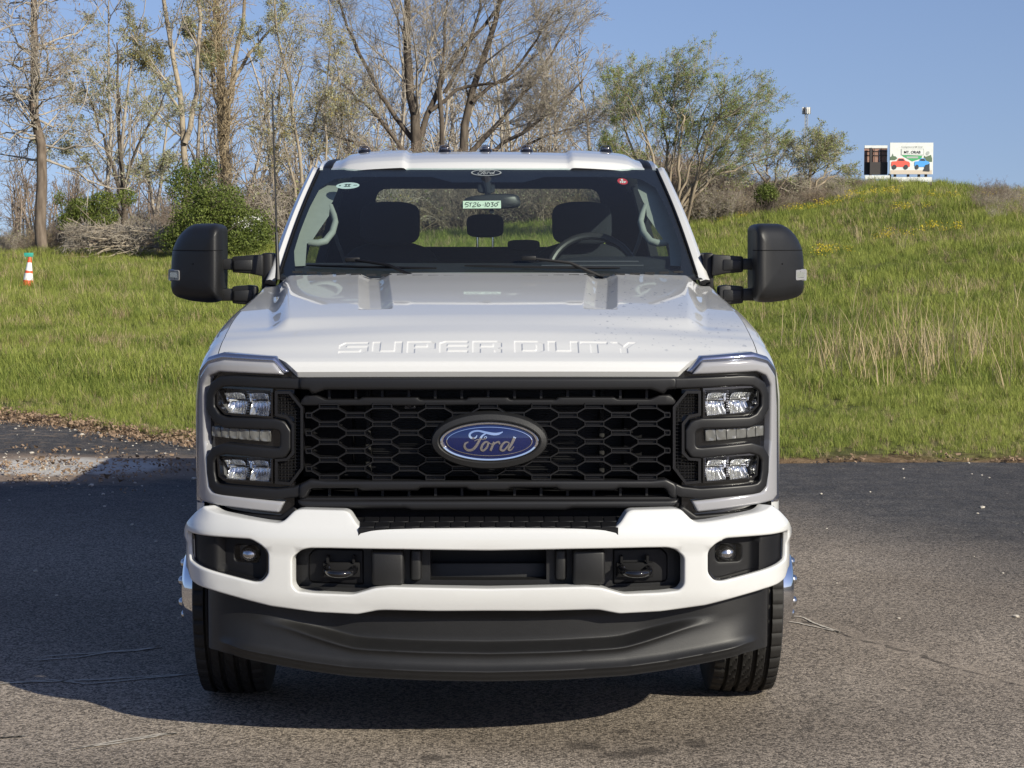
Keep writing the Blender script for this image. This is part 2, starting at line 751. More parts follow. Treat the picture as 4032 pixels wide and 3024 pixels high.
GP = Plan([(0, .10), (.35, .106), (.7, .13), (.86, .165), (.955, .215), (1.006, .29), (1.020, .38), (1.024, .6)])
BP = Plan([(0, 0), (.35, .008), (.7, .045), (.88, .095), (.975, .15), (1.030, .25), (1.046, .40), (1.052, .70)])
AP = Plan([(0, .03), (.35, .042), (.7, .095), (.86, .145), (.942, .22), (.974, .33), (.98, .5)])


def mir(mapf, sd):
    """mirror a plan map for the other side"""
    def f(s, z, off):
        V = mapf(s, z, off)
        V[:, 0] *= sd
        return V
    return f


def sidesheet(name, poly, holes, plan, sd, mat, parent, **k):
    """like sheet, on the +x or -x side of the truck"""
    poly = ccw(poly)
    if sd < 0:
        poly = [(-a, b) for a, b in poly]
        holes = [[(-a, b) for a, b in h] for h in (holes or [])]
        if k.get("relief") is not None:
            rl = k["relief"]
            k["relief"] = lambda s, z: rl(-s, z)
    return sheet(name, poly, holes, plan.map, mat, parent, **k)


# ---- hood
def zat(v, Y, u=0):
    return at(1922 + u, v, Y).z


HPROF = [(.100, zat(1463, .100)), (.104, zat(1440, .104)), (.112, zat(1424, .112)), (.135, zat(1408, .135)), (.175, zat(1385, .175)),
         (.225, zat(1350, .225)), (.30, zat(1308, .30)), (.42, zat(1262, .42)), (.62, zat(1214, .62)), (.90, zat(1158, .90)),
         (1.15, zat(1118, 1.15)), (1.36, zat(1091, 1.36)), (1.46, zat(1078, 1.46))]
_hp = np.array(HPROF)
_hd = np.concatenate([[0], np.cumsum(np.linalg.norm(np.diff(_hp, axis=0), axis=1))])
_ht = np.linspace(0, _hd[-1], 700)
_hy = np.interp(_ht, _hd, _hp[:, 0])
_hz = np.interp(_ht, _hd, _hp[:, 1])
_kern = np.hanning(41)
_kern /= _kern.sum()
_pad = 20


def _sm(a):
    b = np.concatenate([2 * a[0] - a[_pad:0:-1], a, 2 * a[-1] - a[-2:-_pad - 2:-1]])
    return np.convolve(b, _kern, 'valid')


_hys, _hzs = _sm(_hy), _sm(_hz)
_kern = np.hanning(151)
_kern /= _kern.sum()
_pad = 75
_w2 = sstep(.24, .42, _ht)
_hys = _hys * (1 - _w2) + _sm(_hys) * _w2
_hzs = _hzs * (1 - _w2) + _sm(_hzs) * _w2
_w = sstep(.045, .09, _ht)                       # keep the crease at the leading edge crisp
_hy = _hy * (1 - _w) + _hys * _w
_hz = _hz * (1 - _w) + _hzs * _w
HL = _ht[-1]


def hood_pt(x, t):
    x = np.asarray(x, float)
    t = np.asarray(t, float)
    ax = np.abs(x)
    y0 = np.interp(t, _ht, _hy)
    z = np.interp(t, _ht, _hz)
    fr = 1 - sstep(.15, .9, y0)
    y = y0 + np.interp(ax, GP.p[:, 0], GP.p[:, 1] - .10) * fr * .9 + .30 * ax ** 3.0 * sstep(.5, 1.4, y0)
    # raised middle whose flanks drop to a lower shelf beside the fenders
    w = sstep(.37, .50, y0)
    c = .735 + .105 * np.clip((y0 - .5) / .9, 0, 1)
    front = .036 * (ax / .92) ** 2 * sstep(.1, .4, y0)
    rear = .012 * (ax / .8) ** 2 + (.030 + .012 * sstep(.5, 1.2, y0)) * sstep(c - .035, c + .045, ax)
    z = z - front * (1 - w) - rear * w - .006 * ax ** 2 + .006 * w
    # two channels that open towards the cowl
    cc_ = .405 + .05 * np.clip((y0 - .65) / .7, 0, 1)
    ch = np.clip(1 - np.abs(ax - cc_) / .062, 0, 1)
    z = z - .019 * np.minimum(ch * 1.5, 1) * sstep(.60, .62, y0)
    return np.stack([x, y, z], -1)


def hood_n(x, t):
    e = 2e-3
    a = hood_pt(x + e, t) - hood_pt(x - e, t)
    b = hood_pt(x, np.clip(t + e, 0, HL)) - hood_pt(x, np.clip(t - e, 0, HL))
    n = np.cross(a, b)
    return n / np.linalg.norm(n, axis=-1)[..., None]


def hood_t_of_v(v):
    zz = [(_hz[i] - at(1922, v, _hy[i]).z) for i in range(0, len(_ht), 1)]
    i = int(np.argmin(np.abs(zz)))
    return _ht[i]


T_LAMP = hood_t_of_v(1394)
t_lo, t_hi = hood_t_of_v(1388), hood_t_of_v(1342)
TA, TB, XP = t_lo - .006, t_hi + .006, .515
xs = np.unique(np.concatenate([np.linspace(-.918, -.55, 90), np.linspace(-.55, -.32, 90), np.linspace(-.32, .32, 46), np.linspace(.32, .55, 90), np.linspace(.55, .918, 90), [-XP, XP]]))
ts = np.unique(np.concatenate([np.linspace(0, TA, 24), np.linspace(TA, TB, 14), np.linspace(TB, .62, 60), np.linspace(.62, .72, 36), np.linspace(.72, HL, 60)]))
tmin = np.interp(np.abs(xs), [0, .640, .705, .90, .918], [0, 0, hood_t_of_v(1408), T_LAMP, T_LAMP])
V, F = [], []
nt_ = len(ts)
for x, t0 in zip(xs, tmin):
    tt = t0 + (HL - t0) * ts / HL
    V.append(hood_pt(np.full(nt_, x), tt))
Vg = np.concatenate(V)
for i in range(len(xs) - 1):
    for j in range(nt_ - 1):
        if abs(xs[i] + xs[i + 1]) / 2 < XP and TA < (ts[j] + ts[j + 1]) / 2 < TB:
            continue
        a = i * nt_ + j
        F.append((a, a + nt_, a + nt_ + 1, a + 1))
# turned-down lip round the hood edge
n0 = len(Vg)
rim = [i * nt_ for i in range(len(xs))] + [(len(xs) - 1) * nt_ + j for j in range(1, nt_)] + [i * nt_ + nt_ - 1 for i in range(len(xs) - 2, -1, -1)] + [j for j in range(nt_ - 2, 0, -1)]
low = Vg[rim] + np.array([0, .012, -.018])
low[:, 0] *= .997
Vg = np.concatenate([Vg, low])
m_ = len(rim)
for k in range(m_):
    k2 = (k + 1) % m_
    F.append((rim[k2], rim[k], n0 + k, n0 + k2))
hood = mk("hood", Vg, F, "paint", truck, True, 40)

LET = {
    'S': ([(0, .72), (.2, 1), (1, 1), (1, .8), (.34, .8), (.26, .7), (.26, .62), (1, .62), (1, .2), (.76, 0), (0, 0), (0, .2), (.7, .2), (.74, .26), (.74, .40), (0, .40)], []),
    'U': ([(0, 1), (.27, 1), (.27, .22), (.73, .22), (.73, 1), (1, 1), (1, 0), (.15, 0), (0, .15)], []),
    'P': ([(0, 1), (.85, 1), (1, .85), (1, .36), (.28, .36), (.28, 0), (0, 0)], [[(.28, .78), (.7, .78), (.7, .56), (.28, .56)]]),
    'E': ([(0, .85), (.2, 1), (1, 1), (1, .8), (.32, .8), (.28, .72), (.28, .62), (1, .62), (1, .42), (.28, .42), (.28, .2), (1, .2), (1, 0), (0, 0)], []),
    'R': ([(0, 1), (.85, 1), (1, .85), (1, .5), (.9, .42), (1, .3), (1, 0), (.74, 0), (.74, .28), (.62, .36), (.28, .36), (.28, 0), (0, 0)], [[(.28, .78), (.7, .78), (.7, .56), (.28, .56)]]),
    'D': ([(0, 1), (.8, 1), (1, .8), (1, .2), (.8, 0), (0, 0)], [[(.27, .78), (.7, .78), (.73, .7), (.73, .3), (.7, .22), (.27, .22)]]),
    'T': ([(0, 1), (1, 1), (1, .78), (.64, .78), (.64, 0), (.36, 0), (.36, .78), (0, .78)], []),
    'Y': ([(0, 1), (.3, 1), (.5, .62), (.7, 1), (1, 1), (.64, .45), (.64, 0), (.36, 0), (.36, .45)], []),
}
LX = [('S', 1337, 1453), ('U', 1469, 1588), ('P', 1606, 1718), ('E', 1734, 1847), ('R', 1864, 1980), ('D', 2029, 2147), ('U', 2162, 2283), ('T', 2291, 2399), ('Y', 2409, 2515)]
# stamped lettering: a fine panel of the hood skin, pressed in where the letters are
px_ = np.linspace(-XP, XP, 700)
pt_ = np.linspace(TA, TB, 46)
PX, PT = np.meshgrid(px_, pt_)
PQ = np.stack([PX.ravel(), PT.ravel()], 1)
press = np.zeros(len(PQ))
for ch, x0, x1 in LX:
    k = (.20 - CAM.y) / FPX
    X0, X1 = (x0 - 1926) * k, (x1 - 1926) * k
    fit = lambda pl: [(X0 + (X1 - X0) * a, t_lo + (t_hi - t_lo) * b) for a, b in pl]
    o_, h_ = LET[ch]
    sel = np.nonzero((PQ[:, 0] > X0 - .01) & (PQ[:, 0] < X1 + .01))[0]
    q = PQ[sel]
    ins = inside(fit(o_), q)
    for hh in h_:
        ins &= ~inside(fit(hh), q)
    d = bdist([np.array(fit(o_))] + [np.array(fit(hh)) for hh in h_], q) * np.where(ins, 1, -1)
    press[sel] = np.minimum(press[sel], -.0032 * sstep(-.0008, .0028, d))
Vp = hood_pt(PQ[:, 0], PQ[:, 1]) + hood_n(PQ[:, 0], PQ[:, 1]) * press[:, None]
I_, J_ = np.meshgrid(np.arange(699), np.arange(45))
a = (J_ * 700 + I_).ravel()
fastmesh("lettering", Vp, np.stack([a, a + 1, a + 701, a + 700], 1), "paint", hood)

# ---- fenders
ZS = lambda y: np.interp(y, [.16, .2, .35, .54, .9, 1.21, 1.41, 1.75], [1.335, 1.345, 1.39, 1.434, 1.478, 1.521, 1.556, 1.585])
seam_t = np.linspace(T_LAMP, HL, 60)
seam = hood_pt(np.full(60, .918), seam_t)
CS = [(.004, -.004), (.020, -.010), (.040, -.024), (.060, -.045), (.074, -.075), (.083, -.115), (.092, -.17), (.098, -.25), (.102, -.36), (.104, -.60), (.100, -.80)]
for sd in (1, -1):
    V, F = [], []
    nc = len(CS)
    for (x, y, z) in seam:
        nar = 1 - .35 * float(sstep(.9, 1.75, y))
        zz = z
        for (dx, dz) in CS:
            V.append((sd * min(x + dx * nar, float(np.interp(y, GP.p[:, 1], GP.p[:, 0])) - .004 if dz < -.03 else 9), y + (.0 if dz > -.05 else .02 * (1 - float(sstep(.2, .6, y)))), zz + dz * (1 if dz > -.2 else 1)))
    for i in range(len(seam) - 1):
        for j in range(nc - 1):
            a = i * nc + j
            q = (a, a + 1, a + nc + 1, a + nc)
            F.append(q if sd > 0 else q[::-1])
    # drop faces inside the wheel arch
    keep = []
    for q in F:
        c = np.mean([V[i] for i in q], axis=0)
        if (math.hypot(c[1] - .97, c[2] - .42) > .50 or c[2] > .95) and not (c[1] < .6 and c[2] < .82):
            keep.append(q)
    mk("fender", V, keep, "paint", truck, True, 40)
    b = MB()
    arc = [(.97 + .50 * math.cos(a), .42 + .50 * math.sin(a)) for a in np.linspace(-.2, math.pi - .62, 24)]
    b.loft([[(sd * 1.0, y, z), (sd * 1.035, y, z), (sd * 1.035, y + (y - .97) * .1, z + (z - .42) * .1), (sd * 1.0, y + (y - .97) * .1, z + (z - .42) * .1)] for y, z in arc])
    b.build("wheel_arch_lip", "paint", truck, bevel=.006)

# ---- grille: everything lies on the same curved plan line
grille = empty("grille")
grille.parent = truck
G = GP.map
sheet("upper_seal", GP.poly([(0, 1462), (775, 1462), (775, 1492), (0, 1492)], True), [], G, "black_plastic", grille, sp=.05, base=-.012, thick=.05)
sheet("upper_bar", GP.poly([(0, 1487), (600, 1486), (742, 1484), (742, 1532), (706, 1534), (692, 1552), (640, 1534), (0, 1536)], True), [], G, "charcoal", grille, sp=.03, r=.011, thick=.05, base=.012)
lip = [(0, 1566), (78, 1566), (88, 1574), (268, 1574), (278, 1565), (498, 1565), (510, 1572), (640, 1572), (676, 1556), (720, 1556), (742, 1580), (742, 1597), (0, 1597)]
sheet("slot_lip", GP.poly(lip, True), [], G, "black_plastic", grille, sp=.03, r=.006, thick=.05, base=-.004)
low = [(0, 1890), (640, 1890), (700, 1884), (742, 1905), (742, 1962), (716, 1958), (700, 1926), (690, 1921), (512, 1921), (500, 1931), (278, 1931), (268, 1921), (88, 1921), (78, 1931), (0, 1931)]
sheet("lower_bar", GP.poly(low, True), [], G, "charcoal", grille, sp=.03, r=.010, thick=.05, base=.012)
sheet("lower_lip", GP.poly([(0, 1956), (742, 1956), (742, 1972), (0, 1972)], True), [], G, "black_plastic", grille, sp=.03, r=.005, thick=.05, base=.0)
sheet("bottom_bar", GP.poly([(0, 1970), (700, 1968), (752, 1964), (742, 1994), (700, 2003), (330, 2003), (300, 2010), (0, 2010)], True), [], G, "charcoal", grille, sp=.03, r=.012, thick=.06, base=.006)
for v0, v1, vm in ((1534, 1572, 1553), (1921, 1958, 1942)):
    for u in (0, 105, 210, 315, 420, 525, 630):
        for sg in ((1, -1) if u else (1,)):
            s0, za = GP.px(u - 5, v0)
            s1, zb = GP.px(u + 5, v1)
            sheet("slot_strut", [(sg * s0, zb), (sg * s1, zb), (sg * s1, za), (sg * s0, za)], [], G, "black_plastic", grille, sp=.03, thick=.03, base=-.03)

# honeycomb of flat-topped cells
hb = MB()
A_, PITCHU, ROW, GAP = 37, 104.5, 70, 8.5
plate = MB()


def gpt(u, v, off):
    q, z = GP.px(u, v)
    return GP.map(np.array([q]), np.array([z]), np.array([off]))[0]


def bar(u0, v0, u1, v1, w):
    d = np.array([u1 - u0, v1 - v0], float)
    d /= np.linalg.norm(d)
    n = np.array([-d[1], d[0]]) * w / 2
    prof = [(-.5, -.030), (-.62, -.004), (-.30, .002), (.30, .002), (.62, -.004), (.5, -.030)]
    rings = []
    for (u, v) in ((u0, v0), (u1, v1)):
        rings.append([tuple(gpt(u + n[0] * 2 * k, v + n[1] * 2 * k, o)) for k, o in prof])
    hb.loft(rings)


for c in range(-7, 8):
    uc = c * PITCHU
    for k in range(-1, 6):
        v = 1599 + ROW * k + (ROW / 2 if c % 2 else 0)
        if 1590 < v < 1892 and abs(uc) < 740:
            ua, ub = max(uc - A_, -716), min(uc + A_, 716)
            bar(ua, v - GAP, ub, v - GAP, 7)
            bar(ua, v + GAP, ub, v + GAP, 7)
            plate.add([tuple(gpt(a_, b_, -.010)) for a_, b_ in ((ua, v + GAP), (ub, v + GAP), (ub, v - GAP), (ua, v - GAP))], [(0, 1, 2, 3)])
            for e_ in (ua, ub):
                bar(e_, v - GAP, e_, v + GAP, 5)
        for sg in (-1, 1):
            v2 = v + sg * ROW / 2
            if 1590 < v < 1892 and 1590 < v2 < 1892 and abs(uc + A_) < 716 and c < 7:
                bar(uc + A_, v + sg * GAP, uc + PITCHU - A_, v2 - sg * GAP, 8)
hb.build("honeycomb", "gloss_black", grille, sharp=40, fix=True)
plate.build("honeycomb_web", "black_plastic", grille, fix=False)
for m in ("honeycomb",):
    pass
simple("honeycomb_black", (.006, .006, .007), .28, 0, .25)
bpy.data.objects["honeycomb"].data.materials[0] = MATS["honeycomb_black"]

# cooling pack and structure seen through the cells
b = MB().box((-.64, .33, .90), (.64, .38, 1.30))
b.build("radiator_core", "radiator", grille)
b = MB()
for k in range(44):
    z = .905 + k * .009
    b.box((-.60, .322, z), (.60, .3285, z + .0028))
tag(b.build("radiator_fins", "black_plastic", grille, smooth=False), kind="stuff")
for x in (-.42, .38):
    MB().box((x, .25, .90), (x + .018, .30, 1.29)).build("core_support", "undercarriage", grille, bevel=.004)
for x in (-.64, .46):
    MB().box((x, .22, .93), (x + .18, .31, 1.24)).build("air_duct", "matte_black", grille, bevel=.01)
b = MB().box((-.285, .21, 1.145), (-.245, .28, 1.185))
b.lathe([(.198, .0), (.198, .013), (.21, .016)], 'y', 20, (-.265, 0, 1.165))
b.build("front_sensor", "cast_grey", grille, bevel=.004)
b = MB().box((-.90, .42, .55), (.90, .46, 1.30))
b.build("engine_bulkhead", "matte_black", grille)
b = MB().box((-.72, .16, .70), (.72, .44, .86))
b.build("lower_carrier", "matte_black", grille, bevel=.01)

# vents beside the lamps
VENT = [(732, 1604), (781, 1544), (832, 1544), (832, 1631), (792, 1639), (767, 1669), (767, 1783), (792, 1807), (832, 1810), (832, 1897), (778, 1902), (732, 1842)]
for sd in (1, -1):
    pl = GP.poly(VENT)
    sidesheet("vent_backing", pl, [], GP, sd, "matte_black", grille, sp=.05, base=-.028, thick=.01)
    pa = np.array(pl)
    c = pa.mean(0)
    inner = [tuple(np.array(p) + (np.array((np.mean([q[0] for q in pl]), p[1] + (c[1] - p[1]) * .3)) - np.array(p)) * .14) for p in pl]
    # frame: a closed stroke round the outline
    path = pl + [pl[0], pl[1]]
    sp_ = stroke_poly(path, .009)
    n = len(path)
    Vv, Ff = [], []
    L_, R_ = sp_[:n], sp_[n:][::-1]
    for o in (.004, -.03):
        for q in (L_, R_):
            Vv += list(G(np.array([sd * a[0] for a in q]), np.array([a[1] for a in q]), np.full(n, o)))
    for i in range(n - 2 + 1):
        a, b_, c_, d_ = i, i + 1, n + i + 1, n + i
        Ff += [(a, b_, c_, d_), (2 * n + i, 2 * n + i + 1, i + 1, i), (n + i, n + i + 1, 3 * n + i + 1, 3 * n + i)]
    mb = MB().add(Vv, Ff)
    mb.build("vent_frame", "honeycomb_black", grille, sharp=40)
    lat = MB()
    for kx in np.arange(735, 832, 13.5):
        for (va, vb) in ((1548, 1640), (1806, 1900)) if kx > 768 else ((1605, 1845),):
            pts = [gpt(kx, v, -.012) for v in np.linspace(va, vb, 6)]
            lat.tube([(sd * p[0], p[1], p[2]) for p in pts], .0016, 4)
    for kv in np.arange(1552, 1900, 13.5):
        ua, ub = (735, 765) if 1640 < kv < 1806 else (735, 830)
        if kv < 1600:
            ua = 735 + (1604 - kv) * .8
        if kv > 1846:
            ua = 735 + (kv - 1846) * .8
        pts = [gpt(u, kv, -.010) for u in np.linspace(ua, ub, 6)]
        lat.tube([(sd * p[0], p[1], p[2]) for p in pts], .0016, 4)
    lat.build("vent_lattice", "charcoal", grille)

# ---- badge
badge = empty("badge")
badge.parent = truck
BC = at(1927, 1737, .03)
KB = (.03 - CAM.y) / FPX


def ell(a, b, n=72):
    return [(BC.x + a * KB * math.cos(2 * math.pi * k / n), BC.z + b * KB * math.sin(2 * math.pi * k / n)) for k in range(n)]


def ellring(name, prof, mat):
    """prof: (half width px, half height px, forward offset m)"""
    m = MB()
    m.loft([[(x, .03 - o, z) for x, z in ell(a, b)] for a, b, o in prof], cap=False)
    return m.build(name, mat, badge, sharp=30)


ellring("surround", [(232, 113, -.09), (231, 112, -.002), (226, 107, .006), (206, 87, .010), (200, 81, .006), (198, 79, -.01)], "grain_plastic")
ellring("rim", [(198, 80, .0), (197, 79, .008), (192, 75, .0125), (184, 69, .012), (180, 66, .006)], "chrome")


def dome(name, a, b, base, h, mat):
    m = MB()
    rings = [[(BC.x + (x - BC.x) * f, .03 - (base + h * (1 - f * f)), BC.z + (z - BC.z) * f) for x, z in ell(a, b)] for f in (1, .85, .7, .5, .3, .12, .01)]
    m.loft(rings, cap=False)
    return m.build(name, mat, badge, sharp=60)


dome("blue_field", 181, 67, .006, .007, "badge_blue")
ellring("pinstripe", [(171, 58.5, .0075), (170.5, 58, .0094), (167.5, 55.5, .0098), (167, 55, .008)], "chrome")
FORD = [
    ([(895, 540), (870, 580), (815, 592), (768, 560), (775, 510), (840, 472), (930, 465), (1050, 493), (1180, 518), (1270, 512), (1345, 480)], [14, 24, 34, 38, 34, 30, 30, 40, 46, 40, 14]),
    ([(1050, 505), (980, 555), (925, 650), (870, 740), (800, 798), (720, 795), (678, 745), (690, 685), (745, 655)], [18, 32, 42, 46, 44, 42, 40, 34, 16]),
    ([(845, 640), (910, 612), (1010, 606), (1060, 585), (1050, 560), (1020, 580), (1040, 615)], [10, 14, 14, 12, 12, 10, 8]),
    ([(1085, 655), (1035, 660), (985, 715), (968, 785), (1005, 808), (1060, 760), (1088, 690), (1080, 655), (1130, 690), (1170, 690)], [22, 32, 40, 40, 36, 36, 34, 20, 14, 10]),
    ([(1190, 655), (1160, 735), (1130, 812)], [30, 42, 38]),
    ([(1160, 740), (1205, 680), (1270, 655), (1290, 695)], [16, 26, 34, 24]),
    ([(1450, 665), (1385, 660), (1325, 720), (1310, 790), (1360, 806), (1430, 730), (1460, 670)], [20, 32, 40, 40, 34, 28, 18]),
    ([(1555, 570), (1500, 690), (1445, 785), (1485, 800), (1540, 735)], [50, 44, 36, 24, 12]),
]


def script(mb, place, k=1.0):
    """place(x, y, level) -> point; coordinates centred on the oval, y up, in zoom pixels"""
    lev = 0
    for pts, w in FORD:
        P = smooth_path(pts, 6)
        ww = np.interp(np.linspace(0, len(w) - 1, len(P)), range(len(w)), w)
        o = stroke_poly([(x - 1110, 650 - y) for x, y in P], ww * k)
        n = len(P)
        L_, R_ = o[:n], o[n:][::-1]
        V = [place(*p, lev, 1) for p in L_] + [place(*p, lev, 1) for p in R_] + [place(*p, lev, 0) for p in L_] + [place(*p, lev, 0) for p in R_]
        F = []
        for i in range(n - 1):
            F += [(i, i + 1, n + i + 1, n + i), (2 * n + i, 2 * n + i + 1, i + 1, i), (n + i, n + i + 1, 3 * n + i + 1, 3 * n + i)]
        F += [(0, n, 3 * n, 2 * n), (n - 1, 3 * n - 1, 4 * n - 1, 2 * n - 1)]
        mb.add(V, F)
        lev += 1
    return mb


ZK = .226 * KB


def place_badge(x, y, lev, top):
    r2 = (x * .226 / 181) ** 2 + (y * .226 / 67) ** 2
    return (BC.x + x * ZK, .03 - (.006 + .007 * (1 - r2) + (.0016 + lev * .0002 if top else -.001)), BC.z + y * ZK)


script(MB(), place_badge).build("script_lettering", "chrome", badge, sharp=40)

# ---- headlights
HOUS = [(768, 1474), (842, 1406), (1052, 1386), (1112, 1404), (1141, 1447), (1151, 1571), (1152, 1978), (1138, 1988), (824, 2034), (768, 1992)]
GUIDE = [(803, 1475), (842, 1427), (1041, 1416), (1101, 1430), (1131, 1479), (1137, 1600), (1137, 1951), (1121, 1971), (824, 2017), (802, 1974), (1058, 1940), (1085, 1932), (1096, 1913), (1112, 1734), (1115, 1517), (1096, 1479), (1058, 1463)]
EDGE = [(781, 1463), (842, 1403), (1052, 1387), (1108, 1403), (1140, 1447), (1150, 1571), (1151, 1978), (1130, 1978), (1131, 1600), (1124, 1486), (1094, 1436), (1041, 1421), (844, 1432), (803, 1474)]
BEZ = [(700, 1509), (760, 1510), (1000, 1498), (1046, 1500), (1079, 1521), (1092, 1552), (1092, 1604), (1066, 1646), (1032, 1662), (842, 1668), (812, 1676), (797, 1700), (797, 1760), (812, 1782), (842, 1784), (1036, 1764), (1076, 1776), (1093, 1804), (1092, 1856), (1084, 1903), (1066, 1922), (1040, 1928), (834, 1944), (760, 1936), (706, 1912)]
LAMPS = [[(851, 1533), (1052, 1522), (1066, 1535), (1066, 1593), (1036, 1626), (851, 1642)],
         [(851, 1799), (1060, 1788), (1066, 1803), (1060, 1870), (1041, 1886), (851, 1899)]]
MARK = [(853, 1692), (1096, 1676), (1096, 1716), (860, 1741)]

for sd in (1, -1):
    hl = empty("headlight")
    hl.parent = truck
    hp = GP.poly(HOUS)
    lampz = [GP.poly(l) for l in LAMPS]
    sidesheet("housing", hp, lampz, GP, sd, "gloss_black", hl, sp=.03, base=-.026, thick=.03)
    sidesheet("lens_edge", rounded(GP.poly(EDGE), .004, 2), [], GP, sd, "lens_edge", hl, sp=.02, r=.014, thick=.05, base=-.003, bsp=.008)
    sidesheet("light_guide", rounded(GP.poly(GUIDE), .006, 3), [], GP, sd, "light_guide", hl, sp=.02, r=.010, thick=.04, base=.003, bsp=.008)
    bz = [GP.px(*p) for p in BEZ]
    pth = []
    for i, p in enumerate(bz):
        pth.append(p)
    sidesheet("bezel", stroke_poly(pth, .0375), [], GP, sd, "charcoal", hl, sp=.014, r=.0075, thick=.03, base=.002, bsp=.008)
    mp = GP.poly(MARK)
    # marker: six ribbed segments
    a0, a1 = np.array(GP.px(857, 1693)), np.array(GP.px(1094, 1677))
    b0, b1 = np.array(GP.px(861, 1739)), np.array(GP.px(1094, 1715))
    for k in range(6):
        f0, f1 = k / 6 + .002, (k + 1) / 6 - .002
        q = [tuple(b0 + (b1 - b0) * f0), tuple(b0 + (b1 - b0) * f1), tuple(a0 + (a1 - a0) * f1), tuple(a0 + (a1 - a0) * f0)]
        sidesheet("marker_segment", q, [], GP, sd, "marker_grey", hl, sp=.005, r=.0015, thick=.02, base=-.012, bsp=.006,
                  relief=lambda s, z: .0016 * np.cos(s * 1400))
    for li, (pl, raw) in enumerate(zip(lampz, LAMPS)):
        pa = np.array(pl)
        s_lo, s_hi = pa[:, 0].min(), pa[:, 0].max()
        z_lo, z_hi = pa[:, 1].min(), pa[:, 1].max()
        zc = (z_lo + z_hi) / 2
        sidesheet("lamp_bowl", pl, [], GP, sd, "lamp_back", hl, sp=.03, base=-.085, thick=.0)
        # bowl walls
        cl = pl + [pl[0]]
        Vv = [GP.map(np.array([sd * p[0]]), np.array([p[1]]), np.array([o]))[0] for o in (-.02, -.085) for p in pl]
        n = len(pl)
        mk("lamp_wall", Vv, [(i, (i + 1) % n, n + (i + 1) % n, n + i) for i in range(n)], "lamp_back", hl, True, 30)
        w = (s_hi - s_lo)
        cells = [(s_lo + .10 * w, s_lo + .46 * w), (s_lo + .54 * w, s_lo + .93 * w)]
        for ci, (c0, c1) in enumerate(cells):
            cm, cw = (c0 + c1) / 2, (c1 - c0) / 2
            nu, nv = 40, 16

            def rf(i, j, cm=cm, cw=cw, ci=ci, li=li):
                a, bq = 2 * i - 1, 2 * j - 1
                s_ = cm + a * cw
                z_ = zc - .006 + bq * (z_hi - z_lo) * (.40 if bq < 0 else .34)
                o = -.080 + .045 * (a * a * .8 + bq * bq * .9) / 1.7
                fl = .0068 * abs(math.sin((a * (1.0 + .35 * bq) + .3 * ci) * 9.5))
                if bq < 0.1:
                    o += fl
                else:
                    o += .5 * fl + (.012 if abs(a) > .55 else 0)
                return tuple(GP.map(np.array([sd * s_]), np.array([z_]), np.array([o]))[0])
            Vv, Ff = grid_mesh(rf, nu, nv, flip=sd < 0)
            mk("reflector", Vv, Ff, "reflector", hl, True, 25)
            q = MB()
            P0 = [GP.map(np.array([sd * (cm + k * cw * .85)]), np.array([zc + .004]), np.array([-.052]))[0] for k in (-1, 0, 1)]
            q.tube(P0, .0042, 6)
            q.build("lamp_shelf", "satin_metal", hl)
        # ladder-like divider between the cells
        for c_ in (s_lo + .50 * w, s_lo + .055 * w):
            q = MB()
            for k in range(9):
                z_ = z_lo + (z_hi - z_lo) * (.14 + .72 * k / 8)
                P0 = [GP.map(np.array([sd * (c_ + d * w * .028)]), np.array([z_]), np.array([-.040]))[0] for d in (-1, 1)]
                q.tube(P0, .0022, 4)
            q.build("lamp_ladder", "satin_metal", hl)
        sidesheet("lens", pl, [], GP, sd, "lens_clear", hl, sp=.02, base=-.014, thick=.0)
        fr_ = stroke_poly(pl + [pl[0], pl[1]], .007)
        n = len(pl) + 2
        L_, R_ = fr_[:n], fr_[n:][::-1]
        Vv, Ff = [], []
        for o in (-.004, -.03):
            for q_ in (L_, R_):
                Vv += list(GP.map(np.array([sd * a[0] for a in q_]), np.array([a[1] for a in q_]), np.full(n, o)))
        for i in range(n - 1):
            Ff += [(i, i + 1, n + i + 1, n + i), (2 * n + i, 2 * n + i + 1, i + 1, i), (n + i, n + i + 1, 3 * n + i + 1, 3 * n + i)]
        MB().add(Vv, Ff).build("lamp_frame", "gloss_black", hl, sharp=40)
    # dark filler strip between lamp and bumper
    sidesheet("filler_strip", GP.poly([(768, 1990), (824, 2030), (1142, 1984), (1150, 2010), (1118, 2040), (830, 2075), (775, 2060), (745, 2010)]), [], GP, sd, "black_plastic", hl, sp=.03, r=.01, base=-.012, thick=.06)

# ---- bumper
BUM = [(0, 2409), (213, 2409), (405, 2404), (440, 2405), (466, 2410), (519, 2420), (683, 2411), (860, 2386), (1000, 2346), (1090, 2318), (1140, 2300), (1166, 2278), (1176, 2240), (1184, 2156), (1180, 2067),
       (1166, 2012), (1142, 1990), (1122, 2004), (1080, 2018), (977, 2038), (880, 2053), (830, 2058), (806, 2050), (768, 2011), (742, 2007), (571, 2012), (552, 2020), (524, 2058), (500, 2079), (0, 2079)]
OPEN = [(0, 2168), (331, 2161), (624, 2155), (704, 2154), (738, 2164), (771, 2192), (771, 2303), (752, 2325), (683, 2333), (536, 2339), (507, 2331), (448, 2314), (389, 2309), (0, 2318)]
FOG = [(1172, 2087), (977, 2115), (930, 2118), (885, 2144), (865, 2173), (865, 2256), (889, 2285), (918, 2288), (1142, 2220), (1168, 2198)]
bo = BP.poly(BUM, True)
oo = BP.poly(OPEN, True)
fo = BP.poly(FOG)
zlo, zhi = BP.px(0, 2409)[1], BP.px(0, 2079)[1]


